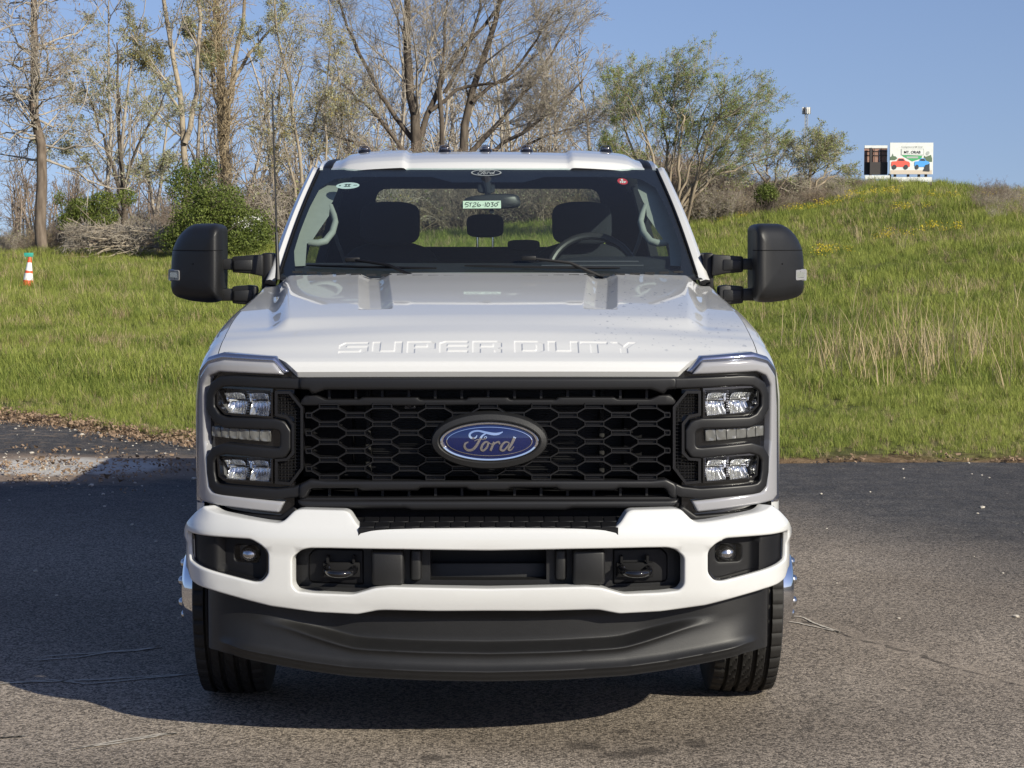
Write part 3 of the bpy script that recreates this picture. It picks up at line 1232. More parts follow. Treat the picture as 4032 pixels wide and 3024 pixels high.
def brel(s, z):
    f = (z - zlo) / (zhi - zlo)
    o = .005 * (1 - (2 * f - 1.1) ** 2)
    o = o + .008 * sstep(.70, .76, f) * (1 - sstep(.9, 1.1, f))
    o = o - .008 * (1 - sstep(.0, .16, f))
    return o - .022 * sstep(.92, 1.25, f)


bumper = sheet("bumper", rounded(bo, .008, 2), [rounded(oo, .012, 3), rounded(fo, .012, 3), rounded([(-a, b) for a, b in fo], .012, 3)], BP.map, "paint", truck, sp=.022, r=.0075, thick=.05, relief=brel, sharp=60)
# liner behind the opening
sheet("opening_liner", BP.poly([(0, 2150), (780, 2140), (785, 2345), (0, 2345)], True), [BP.poly([(0, 2180), (235, 2178), (235, 2300), (0, 2302)], True)], BP.map, "grain_plastic", bumper, sp=.03, r=.0, thick=.06, base=-.085)
b = MB().box((-.30, .22, .46), (.30, .24, .74))
b.build("plate_recess", "black_plastic", bumper)
b = MB().box((-.26, .155, .50), (.26, .165, .625))
b.build("crash_beam", "grain_plastic", bumper, bevel=.004)
for sd in (1, -1):
    x0 = sd * .285
    b = MB()
    s0, zt = BP.px(335, 2172)
    s1, zb = BP.px(462, 2308)
    b.box((min(sd * s0, sd * s1), .03, zb), (max(sd * s0, sd * s1), .12, zt))
    b.build("beam_cover", "grain_plastic", bumper, bevel=.012, seg=3)
    b = MB()
    s0, zt = BP.px(266, 2172)
    s1, zb = BP.px(312, 2300)
    b.box((min(sd * s0, sd * s1), .06, zb), (max(sd * s0, sd * s1), .14, zt))
    b.build("beam_rib", "grain_plastic", bumper, bevel=.012, seg=3)
    # pocket side walls that step back
    pk = BP.poly([(505, 2176), (700, 2170), (728, 2196), (728, 2296), (715, 2308), (505, 2318)])
    sidesheet("pocket_floor", rounded(pk, .01), [], BP, sd, "black_plastic", bumper, sp=.03, r=.008, base=-.078, thick=.02)
    th = empty("tow_hook")
    th.parent = truck
    c = at(1922 + sd * 583, 2250, .02)
    w_ = .046
    pts = [(c.x - w_ + .002, .12, c.z + .004), (c.x - w_, .05, c.z + .003)]
    pts += [(c.x - w_ * math.cos(a), .05 - .062 * math.sin(a), c.z - .004 * math.sin(a)) for a in np.linspace(0, math.pi, 13)]
    pts += [(c.x + w_ - .002, .12, c.z + .004)]
    MB().tube(pts, .0125, 10).build("hook_loop", "gloss_black", th, sharp=60)
    b = MB().box((c.x - .062, .075, c.z - .030), (c.x + .062, .13, c.z + .020))
    b.build("hook_bracket", "matte_black", th, bevel=.004)
    for dx in (-.045, .042):
        b = MB().box((c.x + dx - .004, .068, c.z + .02), (c.x + dx + .004, .09, c.z + .045))
        b.build("hook_slot", "matte_black", th)
    # fog lamp pocket
    fg = empty("fog_light")
    fg.parent = truck
    fp = BP.poly(FOG)
    lampo = BP.poly([(916, 2152), (1012, 2150), (1022, 2160), (1022, 2205), (1012, 2216), (926, 2220), (914, 2208)])
    fx = BP.px(1022, 2180)[0]

    def frel(s, z, fx=fx):
        return -.030 * (1 - sstep(fx + .035, fx + .055, np.abs(s)))
    sidesheet("pocket", rounded(fp, .012, 3), [rounded(lampo, .008, 3)], BP, sd, "black_plastic", fg, sp=.012, r=.006, base=-.014, thick=.04, relief=frel)
    sidesheet("pocket_seal", rounded(fp, .012, 3), [[tuple(np.array(p) * .0 + np.array(p) + (np.mean(fp, axis=0) - np.array(p)) * .07) for p in rounded(fp, .012, 3)]], BP, sd, "gloss_black", fg, sp=.02, r=.003, base=-.006, thick=.03)
    lc = np.mean(lampo, axis=0)
    sidesheet("lamp_bowl", rounded(lampo, .01, 3), [], BP, sd, "lamp_back", fg, sp=.02, base=-.085, thick=0)
    p0 = BP.map(np.array([sd * (lc[0] - .008)]), np.array([lc[1]]), np.array([-.070]))[0]
    nn = Vector((sd * .20, -.98, 0)).normalized()
    q = MB()
    rings = []
    ax = nn.cross(Vector((0, 0, 1))).normalized()
    for rr, hh in ((.034, .0), (.032, .014), (.024, .026), (.012, .033), (.001, .035)):
        rings.append([tuple(Vector(p0) + nn * hh + ax * rr * math.cos(a) + Vector((0, 0, 1)) * rr * .85 * math.sin(a)) for a in np.linspace(0, 2 * math.pi, 24, endpoint=False)])
    q.loft(rings, cap=False)
    q.build("projector", "satin_metal", fg, sharp=50)
    sidesheet("lens", rounded(lampo, .008, 3), [], BP, sd, "lens_clear", fg, sp=.02, base=-.040, thick=.0)

# step pad on top of the bumper, with its tread blocks
pad = empty("step_pad")
pad.parent = truck
zf, zb_ = zat(2074, .004), zat(2033, .11)
b = MB().add([(-.43, .004, zf - .006), (.43, .004, zf - .006), (.43, .11, zb_ - .006), (-.43, .11, zb_ - .006), (-.43, .004, zf - .04), (.43, .004, zf - .04), (.43, .11, zb_ - .04), (-.43, .11, zb_ - .04)],
             [(0, 1, 2, 3), (4, 7, 6, 5), (0, 4, 5, 1), (1, 5, 6, 2), (2, 6, 7, 3), (3, 7, 4, 0)])
b.build("pad_base", "black_plastic", pad)
me0 = None
for k in range(17):
    x = -.425 + k * .0500
    for row in range(2):
        f0, f1 = row * .5 + .02, row * .5 + .485
        xx = x + (.012 if row else 0)
        if me0 is None or True:
            y0, y1 = .004 + .106 * f0, .004 + .106 * f1
            z0, z1 = zf + (zb_ - zf) * f0, zf + (zb_ - zf) * f1
            q = MB().add([(xx, y0, z0), (xx + .047, y0, z0), (xx + .047, y1, z1), (xx, y1, z1), (xx, y0, z0 - .007), (xx + .047, y0, z0 - .007), (xx + .047, y1, z1 - .007), (xx, y1, z1 - .007)],
                         [(0, 1, 2, 3), (4, 7, 6, 5), (0, 4, 5, 1), (1, 5, 6, 2), (2, 6, 7, 3), (3, 7, 4, 0)])
            q.build("tread_block", "black_plastic", pad, bevel=.0015, seg=1)

# ---- air dam
DAM = [(0, 2380), (600, 2375), (860, 2350), (1000, 2312), (1104, 2280), (1104, 2326), (1100, 2536), (1096, 2545), (1070, 2553), (1000, 2568), (860, 2602), (700, 2632), (536, 2655), (260, 2671), (0, 2677)]
dp = AP.poly(DAM, True)
dl = np.array([AP.px(*p) for p in DAM[6:]][::-1])


def drel(s, z):
    a = np.abs(s)
    zb = np.interp(a, dl[:, 0], dl[:, 1])
    h = z - zb
    fade = 1 - sstep(.50, .80, a)
    o = .011 * np.exp(-(np.abs(h - .034) / .010) ** 1.3)
    o = o + np.where(h < .030, .008, 0) * 0
    zr = .092 + .035 * sstep(.40, .72, a)
    scoop = -.050 * sstep(zr + .002, zr + .030, h) * (1 - sstep(.19, .30, h)) * fade
    ledge = .011 * np.exp(-(np.abs(h - zr) / .011) ** 1.3) * fade
    o = o + scoop + ledge + .006 * sstep(.0, .02, h) * (1 - sstep(.03, .06, h))
    return (o + .022 * (1 - sstep(.0, .14, h))) * (1 - sstep(.80, .97, a))


smax = AP.px(1104, 2300)[0]
nu_, nv_ = 260, 110
Vd_ = []
for j in range(nv_ + 1):
    ss = np.linspace(-smax, smax, nu_ + 1)
    zb = np.interp(np.abs(ss), dl[:, 0], dl[:, 1])
    h = (j / nv_) ** 1.25 * .27
    zz = np.minimum(zb + h, zb + (.57 - zb) * j / nv_) if False else zb + (.56 - zb) * (j / nv_) ** 1.2
    Vd_.append(AP.map(ss, zz, drel(ss, zz)))
low_ = Vd_[0].copy()
low_[:, 1] += .035
low_[:, 2] += .004
Vd_ = [low_] + Vd_
Fd_ = []
for j in range(nv_ + 1):
    for i in range(nu_):
        a = j * (nu_ + 1) + i
        Fd_.append((a, a + 1, a + nu_ + 2, a + nu_ + 1))
mk("air_dam", np.concatenate(Vd_), Fd_, "grain_plastic", truck, True, 60)
MB().box((-.86, .28, .40), (.86, 1.5, .44)).build("sun_block_plate", "undercarriage", truck)  # unseen plate added to keep sunlight out of the truck's shadow
MB().box((-.80, .165, .512), (.80, .45, .53)).box((-.62, .065, .5125), (.62, .163, .5295)).build("sun_leak_blocker", "undercarriage", truck)  # unseen plates added to close the sun leak between dam and bumper

# ---- wheels
def tyre_mesh(xo, xi):
    """tyre between outer face xo and inner face xi (x), R = .40"""
    w = xo - xi
    R0 = .40
    rib = []
    grooves = (.19, .38, .60, .80)
    prof = []
    N = 45
    for i in range(N + 1):
        f = i / N
        r = R0 - .010 * abs(2 * f - 1) ** 2.4
        g = any(abs(f - q) < .026 for q in grooves)
        prof.append((xi + w * f, r - (.016 if g else 0), 1 if not g else 0, f))
    sw_o = [(xo + .006, R0 - .030), (xo + .012, R0 - .075), (xo + .006, R0 - .13), (xo - .012, R0 - .165), (xo - .03, R0 - .168)]
    sw_i = [(xi + .03, R0 - .168), (xi + .012, R0 - .165), (xi - .006, R0 - .13), (xi - .012, R0 - .075), (xi - .006, R0 - .030)]
    n = 264
    V, F = [], []
    full = [(h, r, -1, 0) for h, r in sw_i] + prof + [(h, r, -1, 0) for h, r in sw_o]
    for (h, r, tr, f) in full:
        for k in range(n):
            a = 2 * math.pi * k / n
            rr = r
            if tr == 1:
                sh = f < .17 or f > .82
                kk = (k + int(f * 60) * (0 if sh else 1)) % 6
                if kk == 0:
                    rr -= .007 if sh else .0045
            V.append((h, rr * math.cos(a), rr * math.sin(a)))
    m = len(full)
    for i in range(m - 1):
        for k in range(n):
            k2 = (k + 1) % n
            F.append((i * n + k, (i + 1) * n + k, (i + 1) * n + k2, i * n + k2))
    return V, F


def wheel(sd, y, xo, front=True, inner=False):
    wo = empty("wheel", (0, y, .40))
    wo.parent = truck
    xi = xo - .235
    V, F = tyre_mesh(xo, xi)
    V = [(sd * a, b, c) for a, b, c in V]
    F = F if sd > 0 else [q[::-1] for q in F]
    mk("tyre", V, F, "rubber", wo, True, 40)
    prof = [(xo - .03, .232), (xo - .005, .230), (xo - .006, .218), (xo - .03, .212), (xo - .035, .19)]
    if front:
        prof += [(xo + .000, .185), (xo + .022, .175), (xo + .045, .160), (xo + .066, .148), (xo + .078, .136), (xo + .081, .129), (xo + .081, .070), (xo + .090, .062), (xo + .094, .040), (xo + .095, .001)]
    else:
        prof += [(xo - .12, .16), (xo - .13, .05), (xo - .13, .001)]
    MB().lathe([(sd * h, r) for h, r in prof], 'x', 64).build("rim", "chrome", wo, sharp=40)
    if front:
        for k in range(8):
            a = 2 * math.pi * (k + .5) / 8
            cy, cz = .106 * math.cos(a), .106 * math.sin(a)
            q = MB().lathe([(sd * (xo + .078), .020), (sd * (xo + .085), .0195), (sd * (xo + .087), .017), (sd * (xo + .092), .016), (sd * (xo + .096), .009), (sd * (xo + .097), .0005)], 'x', 12, (0, cy, cz))
            q.build("lug_nut", "satin_metal", wo, sharp=50)
    MB().lathe([(sd * (xi + .02), .21), (sd * (xi + .02), .03)], 'x', 32).build("brake_disc", "undercarriage", wo)
    return wo


for sd in (1, -1):
    wheel(sd, .97, 1.066)
    wheel(sd, 5.02, 1.18, False)
    wheel(sd, 5.02, .86, False)

b = MB().box((-.95, .86, .32), (.95, 1.06, .46)).box((-.45, .5, .45), (.45, 6.2, .62)).box((-.8, .75, .55), (.8, 4.4, .75)).box((-.9, 4.9, .3), (.9, 5.1, .48))
b.build("chassis", "undercarriage", truck)
for sd in (1, -1):
    arc = [(.97 + .49 * math.cos(a), .42 + .49 * math.sin(a)) for a in np.linspace(-.3, math.pi + .3, 20)]
    q = MB()
    q.loft([[(sd * .55, y, z), (sd * 1.0, y, z)] for y, z in arc], closed=False, cap=False)
    q.add([(sd * .56, .3, .25), (sd * .56, 1.6, .25), (sd * .56, 1.6, 1.2), (sd * .56, .3, 1.2)], [(0, 1, 2, 3)])
    q.build("wheel_liner", "matte_black", truck)

# ---- cab
def WS(a, bq, off=0.):
    a = np.asarray(a, float)
    bq = np.asarray(bq, float)
    x = a * (.868 + (.752 - .868) * bq)
    yb = 1.40 + .34 * np.abs(a) ** 2.2
    yt = 2.20 + .17 * a ** 2
    zb = 1.555 + .012 * a ** 2
    zt = 2.030 - .004 * a ** 2
    y = yb + (yt - yb) * bq - .030 * np.sin(math.pi * np.clip(bq, 0, 1))
    z = zb + (zt - zb) * bq + .030 * np.sin(math.pi * np.clip(bq, 0, 1)) * .6
    n = np.array([0, -.55, .83])
    return np.stack([x, y - .52 * off, z + .85 * off], -1)


V, F = grid_mesh(lambda i, j: tuple(WS(2 * i - 1, j * 1.02 - .01)), 40, 24)
windshield = mk("windshield", V, F, "windscreen", truck)
_wa, _wb = np.meshgrid(np.linspace(-1, 1, 801), np.linspace(0, 1, 401))
_wp = WS(_wa.ravel(), _wb.ravel())


def project(P):
    P = np.atleast_2d(P)
    d = P - np.array(CAM)
    x = d[:, 0] * _cy + d[:, 1] * _sy
    y = -d[:, 0] * _sy + d[:, 1] * _cy
    z = d[:, 2]
    yy = y * _cp + z * _sp
    zz = -y * _sp + z * _cp
    return np.stack([2016 + FPX * x / -zz, 1512 - FPX * yy / -zz], 1)


_wq = project(_wp)


def ws_px(px, py):
    i = np.argmin((_wq[:, 0] - px) ** 2 + (_wq[:, 1] - py) ** 2)
    return float(_wa.ravel()[i]), float(_wb.ravel()[i])


wmap = lambda s, z, off: WS(s, z, off)
# black printed border of the glass
_ib = [ws_px(*p) for p in ((1168, 1056), (1158, 987), (1180, 915), (1220, 812), (1262, 735), (1318, 703), (1400, 694), (1700, 694), (1780, 716))]
_ib[0] = (_ib[0][0], .02)
inner_b = _ib + [(-a, b) for a, b in reversed(_ib)]
sheet("glass_border", [(-1, 0), (1, 0), (1, 1), (-1, 1)], [inner_b], wmap, "frit", windshield, sp=.06, base=-.003, thick=0, bsp=.03)


def ell_ws(px, py, rx, ry, name, mat, off, n=28):
    c = ws_px(px, py)
    ex = ws_px(px + rx, py)
    ey = ws_px(px, py - ry)
    da, db = abs(ex[0] - c[0]), abs(ey[1] - c[1])
    P = WS(np.array([c[0] + da * math.cos(2 * math.pi * k / n) for k in range(n)]), np.array([c[1] + db * math.sin(2 * math.pi * k / n) for k in range(n)]), off)
    mk(name, P, [tuple(range(n))], mat, windshield)
    return c, da, db


c, da, db = ell_ws(1369, 727, 46, 12, "inspection_sticker", "decal_white", -.0045)
q = MB()
for (x0, y0, x1, y1) in ((-.30, -.35, .25, -.18), (-.30, .30, .25, .46), (-.20, -.30, -.10, .35), (.05, -.30, .15, .35), (-.75, -.12, -.6, .12), (.5, .0, .8, .15)):
    P = WS(np.array([c[0] + da * k for k in (x0, x1, x1, x0)]), np.array([c[1] + db * k for k in (y0, y0, y1, y1)]), -.0038)
    q.add([tuple(p) for p in P], [(0, 1, 2, 3)])
q.build("sticker_print", "ink", windshield, fix=False)
c, da, db = ell_ws(2452, 710, 19, 12, "red_sticker", "decal_red", -.0045)
q = MB()
for (x0, y0, x1, y1) in ((-.2, .2, .15, .7), (-.55, -.55, -.35, .05), (-.2, -.55, -.0, .05), (.15, -.55, .35, .05), (.45, -.4, .6, .05)):
    P = WS(np.array([c[0] + da * k for k in (x0, x1, x1, x0)]), np.array([c[1] + db * k for k in (y0, y0, y1, y1)]), -.0038)
    q.add([tuple(p) for p in P], [(0, 1, 2, 3)])
q.build("sticker_print", "decal_white", windshield, fix=False)
# maker's oval in the top border
c = ws_px(1914, 681)
ex, ey = ws_px(1914 + 60, 681), ws_px(1914, 681 - 12)
da, db = abs(ex[0] - c[0]), abs(ey[1] - c[1])
n = 40
q = MB()
V = []
for f in (1.0, .90):
    V += [tuple(p) for p in WS(np.array([c[0] + da * f * math.cos(2 * math.pi * k / n) for k in range(n)]), np.array([c[1] + db * (f if f == 1 else .82) * math.sin(2 * math.pi * k / n) for k in range(n)]), .002)]
q.add(V, [(k, (k + 1) % n, n + (k + 1) % n, n + k) for k in range(n)])
script(q, lambda x, y, lev, top: tuple(WS(np.array(c[0] + x / 780 * da * .98), np.array(c[1] + y / 300 * db * 1.1), .002 + .0003 * lev + (.0004 if top else 0))), 1.0)
q.build("oval_print", "decal_grey", windshield, fix=False)

for sd in (1, -1):
    rings = []
    for bq in np.linspace(-.06, 1.0, 22):
        p = WS(np.array(sd * 1.0), np.array(bq))
        x, y, z = p
        k = float(bq)
        wd = .055 - .012 * k
        rings.append([(x + sd * .003, y + .012, z - .012), (x + sd * .004, y + .002, z + .004), (x + sd * (.5 * wd), y + .006, z + .012), (x + sd * (.85 * wd), y + .03, z + .008), (x + sd * wd, y + .065, z - .004), (x + sd * (wd + .004), y + .13, z - .012), (x + sd * (wd - .03), y + .13, z - .014)])
    q = MB()
    q.loft(rings)
    q.build("roof_pillar", "paint", truck, sharp=50)
    # seam gasket between glass and pillar
    pts = [tuple(WS(np.array(sd * 1.001), np.array(bq), .004)) for bq in np.linspace(0, 1, 16)]
    MB().tube(pts, .0055, 6).build("glass_seal", "black_plastic", truck)

# roof
def roof_pt(x, f):
    """f 0 front edge .. 1 rear"""
    x = np.asarray(x, float)
    ax = np.abs(x) / .70
    yf = 2.185 + .15 * ax ** 2
    y = yf + (4.46 - yf) * f
    prof = np.interp(f, [0, .012, .035, .08, .14, .22, .35, .6, .9, 1.0], [-.002, .030, .050, .072, .088, .098, .106, .106, .094, .070])
    z = 2.022 + prof - .022 * ax ** 2.5 - .030 * np.clip(ax - .75, 0, 1) ** 2 / .06 * .5
    z = z + .014 * sstep(.350, .374, np.abs(x)) * (1 - sstep(.62, .68, np.abs(x)))
    return np.stack([x, y, z], -1)


fr_ = np.concatenate([np.linspace(0, .03, 8)[:-1], np.linspace(.03, .25, 24)[:-1], np.linspace(.25, 1, 24)])
xs_ = np.concatenate([np.linspace(-.70, -.33, 30)[:-1], np.linspace(-.33, .33, 24)[:-1], np.linspace(.33, .70, 30)])
Vr = np.concatenate([roof_pt(np.full(len(fr_), x), fr_) for x in xs_])
nf = len(fr_)
F = [(i * nf + j, (i + 1) * nf + j, (i + 1) * nf + j + 1, i * nf + j + 1) for i in range(len(xs_) - 1) for j in range(nf - 1)]
n0 = len(Vr)
lowf = np.array([Vr[i * nf] + np.array([0, .03, -.010]) for i in range(len(xs_))])
Vr = np.concatenate([Vr, lowf])
for i in range(len(xs_) - 1):
    F.append((i * nf, n0 + i, n0 + i + 1, (i + 1) * nf))
roof = mk("roof", Vr, F, "paint", truck, True, 45)
for sd in (1, -1):
    ys = np.linspace(0, 1, 26)
    A = roof_pt(np.full(26, sd * .70), ys)
    rings = []
    for p in A:
        x, y, z = p
        rings.append([(x - sd * .004, y, z - .03), (x - sd * .004, y, z + .003), (x + sd * .012, y, z + .008), (x + sd * .034, y, z + .002), (x + sd * .040, y, z - .010), (x + sd * .040, y, z - .03)])
    MB().loft(rings).build("roof_moulding", "black_plastic", roof, sharp=50)
    rings = []
    for k, p in enumerate(A):
        x, y, z = p
        y = y + (.02 if k == 0 else 0)
        rings.append([(x + sd * .036, y, z - .04), (x + sd * .038, y, z - .006), (x + sd * .052, y, z + .002), (x + sd * .066, y, z - .010), (x + sd * .078, y, z - .038), (x + sd * .092, y, z - .085), (x + sd * .07, y, z - .085)])
    MB().loft(rings).build("roof_rail", "paint", roof, sharp=50)
# cab clearance lights
glassmat("lamp_smoke", (.62, .60, .60), .03, 1.5)
for px in (1431, 1751, 1912, 2073, 2388):
    out_ = abs(px - 1912) > 300
    p = at(px, 606 if out_ else 594, 2.62)
    zr_ = roof_pt(np.array(p.x), .19)
    y0 = float(zr_[1])
    z0 = float(zr_[2]) - .002
    cl = empty("clearance_light", (p.x, y0, z0))
    cl.scale = (.86, .86, .86)
    cl.parent = roof
    rings = []
    for (w_, h_, yy0, yy1) in ((.036, 0, -.055, .055), (.034, .010, -.052, .052), (.033, .012, -.05, .05)):
        rings.append([(w_ * math.copysign(abs(math.cos(a)) ** .6, math.cos(a)), (yy1 if math.sin(a) > 0 else -yy0) * math.copysign(abs(math.sin(a)) ** .7, math.sin(a)), h_) for a in np.linspace(0, 2 * math.pi, 24, endpoint=False)])
    MB().loft(rings).build("lamp_base", "gloss_black", cl, sharp=40)
    rings = []
    for (w_, h_, d_) in ((.032, .010, .048), (.030, .022, .044), (.025, .032, .034), (.016, .037, .02), (.002, .038, .003)):
        rings.append([(w_ * math.cos(a), d_ * math.sin(a), h_) for a in np.linspace(0, 2 * math.pi, 20, endpoint=False)])
    MB().loft(rings, cap=False).build("lamp_cover", "lamp_smoke", cl, sharp=60)
    MB().box((-.018, -.02, .010), (.018, .02, .026)).build("lamp_core", "satin_metal", cl, bevel=.004)

# doors, glass, rear of the cab
for sd in (1, -1):
    for (y0, y1) in ((1.62, 2.98), (2.99, 4.20)):
        dr = empty("door")
        dr.parent = truck
        q = MB()
        q.loft([[(sd * .96, y, 1.47), (sd * 1.0, y, 1.35), (sd * 1.008, y, 1.0), (sd * .99, y, .62), (sd * .93, y, .55), (sd * .93, y, 1.47)] for y in np.linspace(y0, y1, 4)])
        q.build("door_skin", "paint", dr, sharp=50)
        q = MB()
        yy = [(y0 if y0 > 2 else 1.98), y1]
        q.add([(sd * .962, yy[0] - (.25 if y0 < 2 else 0), 1.47), (sd * .962, yy[1] - .03, 1.47), (sd * .80, yy[1] - .03, 2.02), (sd * .80, yy[0] + (.42 if y0 < 2 else .03), 2.02)], [(0, 1, 2, 3)])
        q.build("door_glass", "side_glass", dr)
        q = MB().tube([(sd * 1.02, y1 - .30, 1.22), (sd * 1.04, y1 - .26, 1.22), (sd * 1.04, y1 - .10, 1.22), (sd * 1.02, y1 - .06, 1.22)], .014, 8)
        q.build("door_handle", "paint", dr)
    for y in (2.98, 4.20):
        q = MB()
        q.loft([[(sd * .965, y - .06, 1.45), (sd * .965, y + .08, 1.45), (sd * .92, y + .08, 1.45), (sd * .92, y - .06, 1.45)], [(sd * .80, y - .06, 2.05), (sd * .80, y + .08, 2.05), (sd * .76, y + .08, 2.05), (sd * .76, y - .06, 2.05)]])
        q.build("door_pillar", "interior_dark", truck)
    q = MB().loft([[(sd * .965, y, 1.46), (sd * .93, y, 1.46), (sd * .78, y, 2.04), (sd * .80, y, 2.04)] for y in (4.18, 4.46)])
    q.build("rear_pillar", "paint", truck)
# cab rear wall around its window
flatY = lambda s, z, off: np.stack([s, 4.44 + .04 * (2.0 - z) + 0 * s, z], 1)
sheet("cab_rear", [(-.96, .6), (.96, .6), (.97, 1.46), (.78, 2.07), (-.78, 2.07), (-.97, 1.46)], [rounded([(-.66, 1.60), (.66, 1.60), (.61, 1.99), (-.61, 1.99)], .06)], flatY, "interior_dark", truck, sp=.1, thick=0)
mk("rear_window", [(-.67, 4.46, 1.59), (.67, 4.46, 1.59), (.62, 4.44, 2.0), (-.62, 4.44, 2.0)], [(0, 1, 2, 3)], "side_glass", truck)
hlb = MB()
hlb.add(*grid_mesh(lambda i, j: tuple(roof_pt(np.array((2 * i - 1) * .72), .04 + j * .95) - np.array([0, 0, .035 if j > .1 else .012])), 12, 12, True))
hlb.build("headliner", "headliner", truck, fix=False)

# cargo bed with wide rear arches
q = MB().box((-.99, 4.53, .72), (.99, 6.85, .80)).box((-1.0, 4.53, .78), (-.92, 6.85, 1.46)).box((.92, 4.53, .78), (1.0, 6.85, 1.46)).box((-.92, 4.53, .78), (.92, 4.58, 1.40)).box((-.92, 6.78, .70), (.92, 6.84, 1.44))
q.build("cargo_bed", "paint", truck, bevel=.01)
for sd in (1, -1):
    q = MB()
    q.loft([[(sd * .99, y, z), (sd * 1.20, y, z - .03), (sd * 1.22, y, z - .10), (sd * .99, y, z - .14)] for y, z in [(5.02 + .58 * math.cos(a), .50 + .56 * math.sin(a)) for a in np.linspace(.0, math.pi, 18)]])
    q.build("rear_arch", "paint", truck)

# ---- cowl, wipers, antenna
q = MB()
q.add(*grid_mesh(lambda i, j: ((2 * i - 1) * .885, 1.30 + .34 * abs(2 * i - 1) ** 2.2 + j * .20, 1.540 + .012 * (2 * i - 1) ** 2 + .014 * j), 40, 4))
q.build("cowl_panel", "black_plastic", truck, fix=False)
q = MB()
for k in range(26):
    x = -.78 + k * .0624
    a = x / .9
    y = 1.365 + .34 * abs(a) ** 2.2
    q.box((x - .02, y, 1.566 + .018 * a * a), (x + .02, y + .012, 1.575 + .018 * a * a))
q.build("cowl_louvre", "grain_plastic", truck)
for nm, (p0, p1, p2) in (("wiper", ((1210, 1056), (1390, 1050), (1720, 1082))), ("wiper", ((1830, 1058), (2080, 1046), (2440, 1080)))):
    wp = empty("wiper")
    wp.parent = truck
    A0, A1 = ws_px(p0[0], p0[1]), ws_px(p2[0], p2[1] - 14)
    pts = [tuple(WS(np.array(A0[0] + (A1[0] - A0[0]) * t), np.array(max(A0[1] + (A1[1] - A0[1]) * t, .01)), .014)) for t in np.linspace(0, 1, 10)]
    MB().tube(pts, [.005] + [.008] * 8 + [.005], 6, flat=.7).build("wiper_blade", "black_plastic", wp)
    M = ws_px(*p1)
    pts = [tuple(WS(np.array(M[0]), np.array(M[1]), .035)), tuple(WS(np.array(M[0] + (A1[0] - M[0]) * .45), np.array(M[1] - .03), .030)), (WS(np.array(A1[0] * .8 + M[0] * .2), np.array(0.0), .012) + np.array([0, .0, -.005]))]
    MB().tube(pts, [.006, .007, .008], 6).build("wiper_arm", "black_plastic", wp)
    q = MB().box((-.03, -.012, -.008), (.03, .012, .010))
    o = q.build("wiper_clip", "black_plastic", wp, bevel=.004)
    o.location = tuple(WS(np.array(M[0]), np.array(M[1]), .034))
an = empty("antenna")
an.parent = truck
p0, p1 = at(1094, 1072, 1.62), at(1072, 368, 1.80)
pm = p0 + (p1 - p0) * .22
MB().tube([p0 - Vector((0, 0, .03)), p0 + (p1 - p0) * .02, pm], [.013, .0085, .0065], 8).build("antenna_base", "black_plastic", an)
MB().tube([pm, p0 + (p1 - p0) * .6, p1], [.0042, .0036, .003], 6).build("antenna_mast", "black_plastic", an)

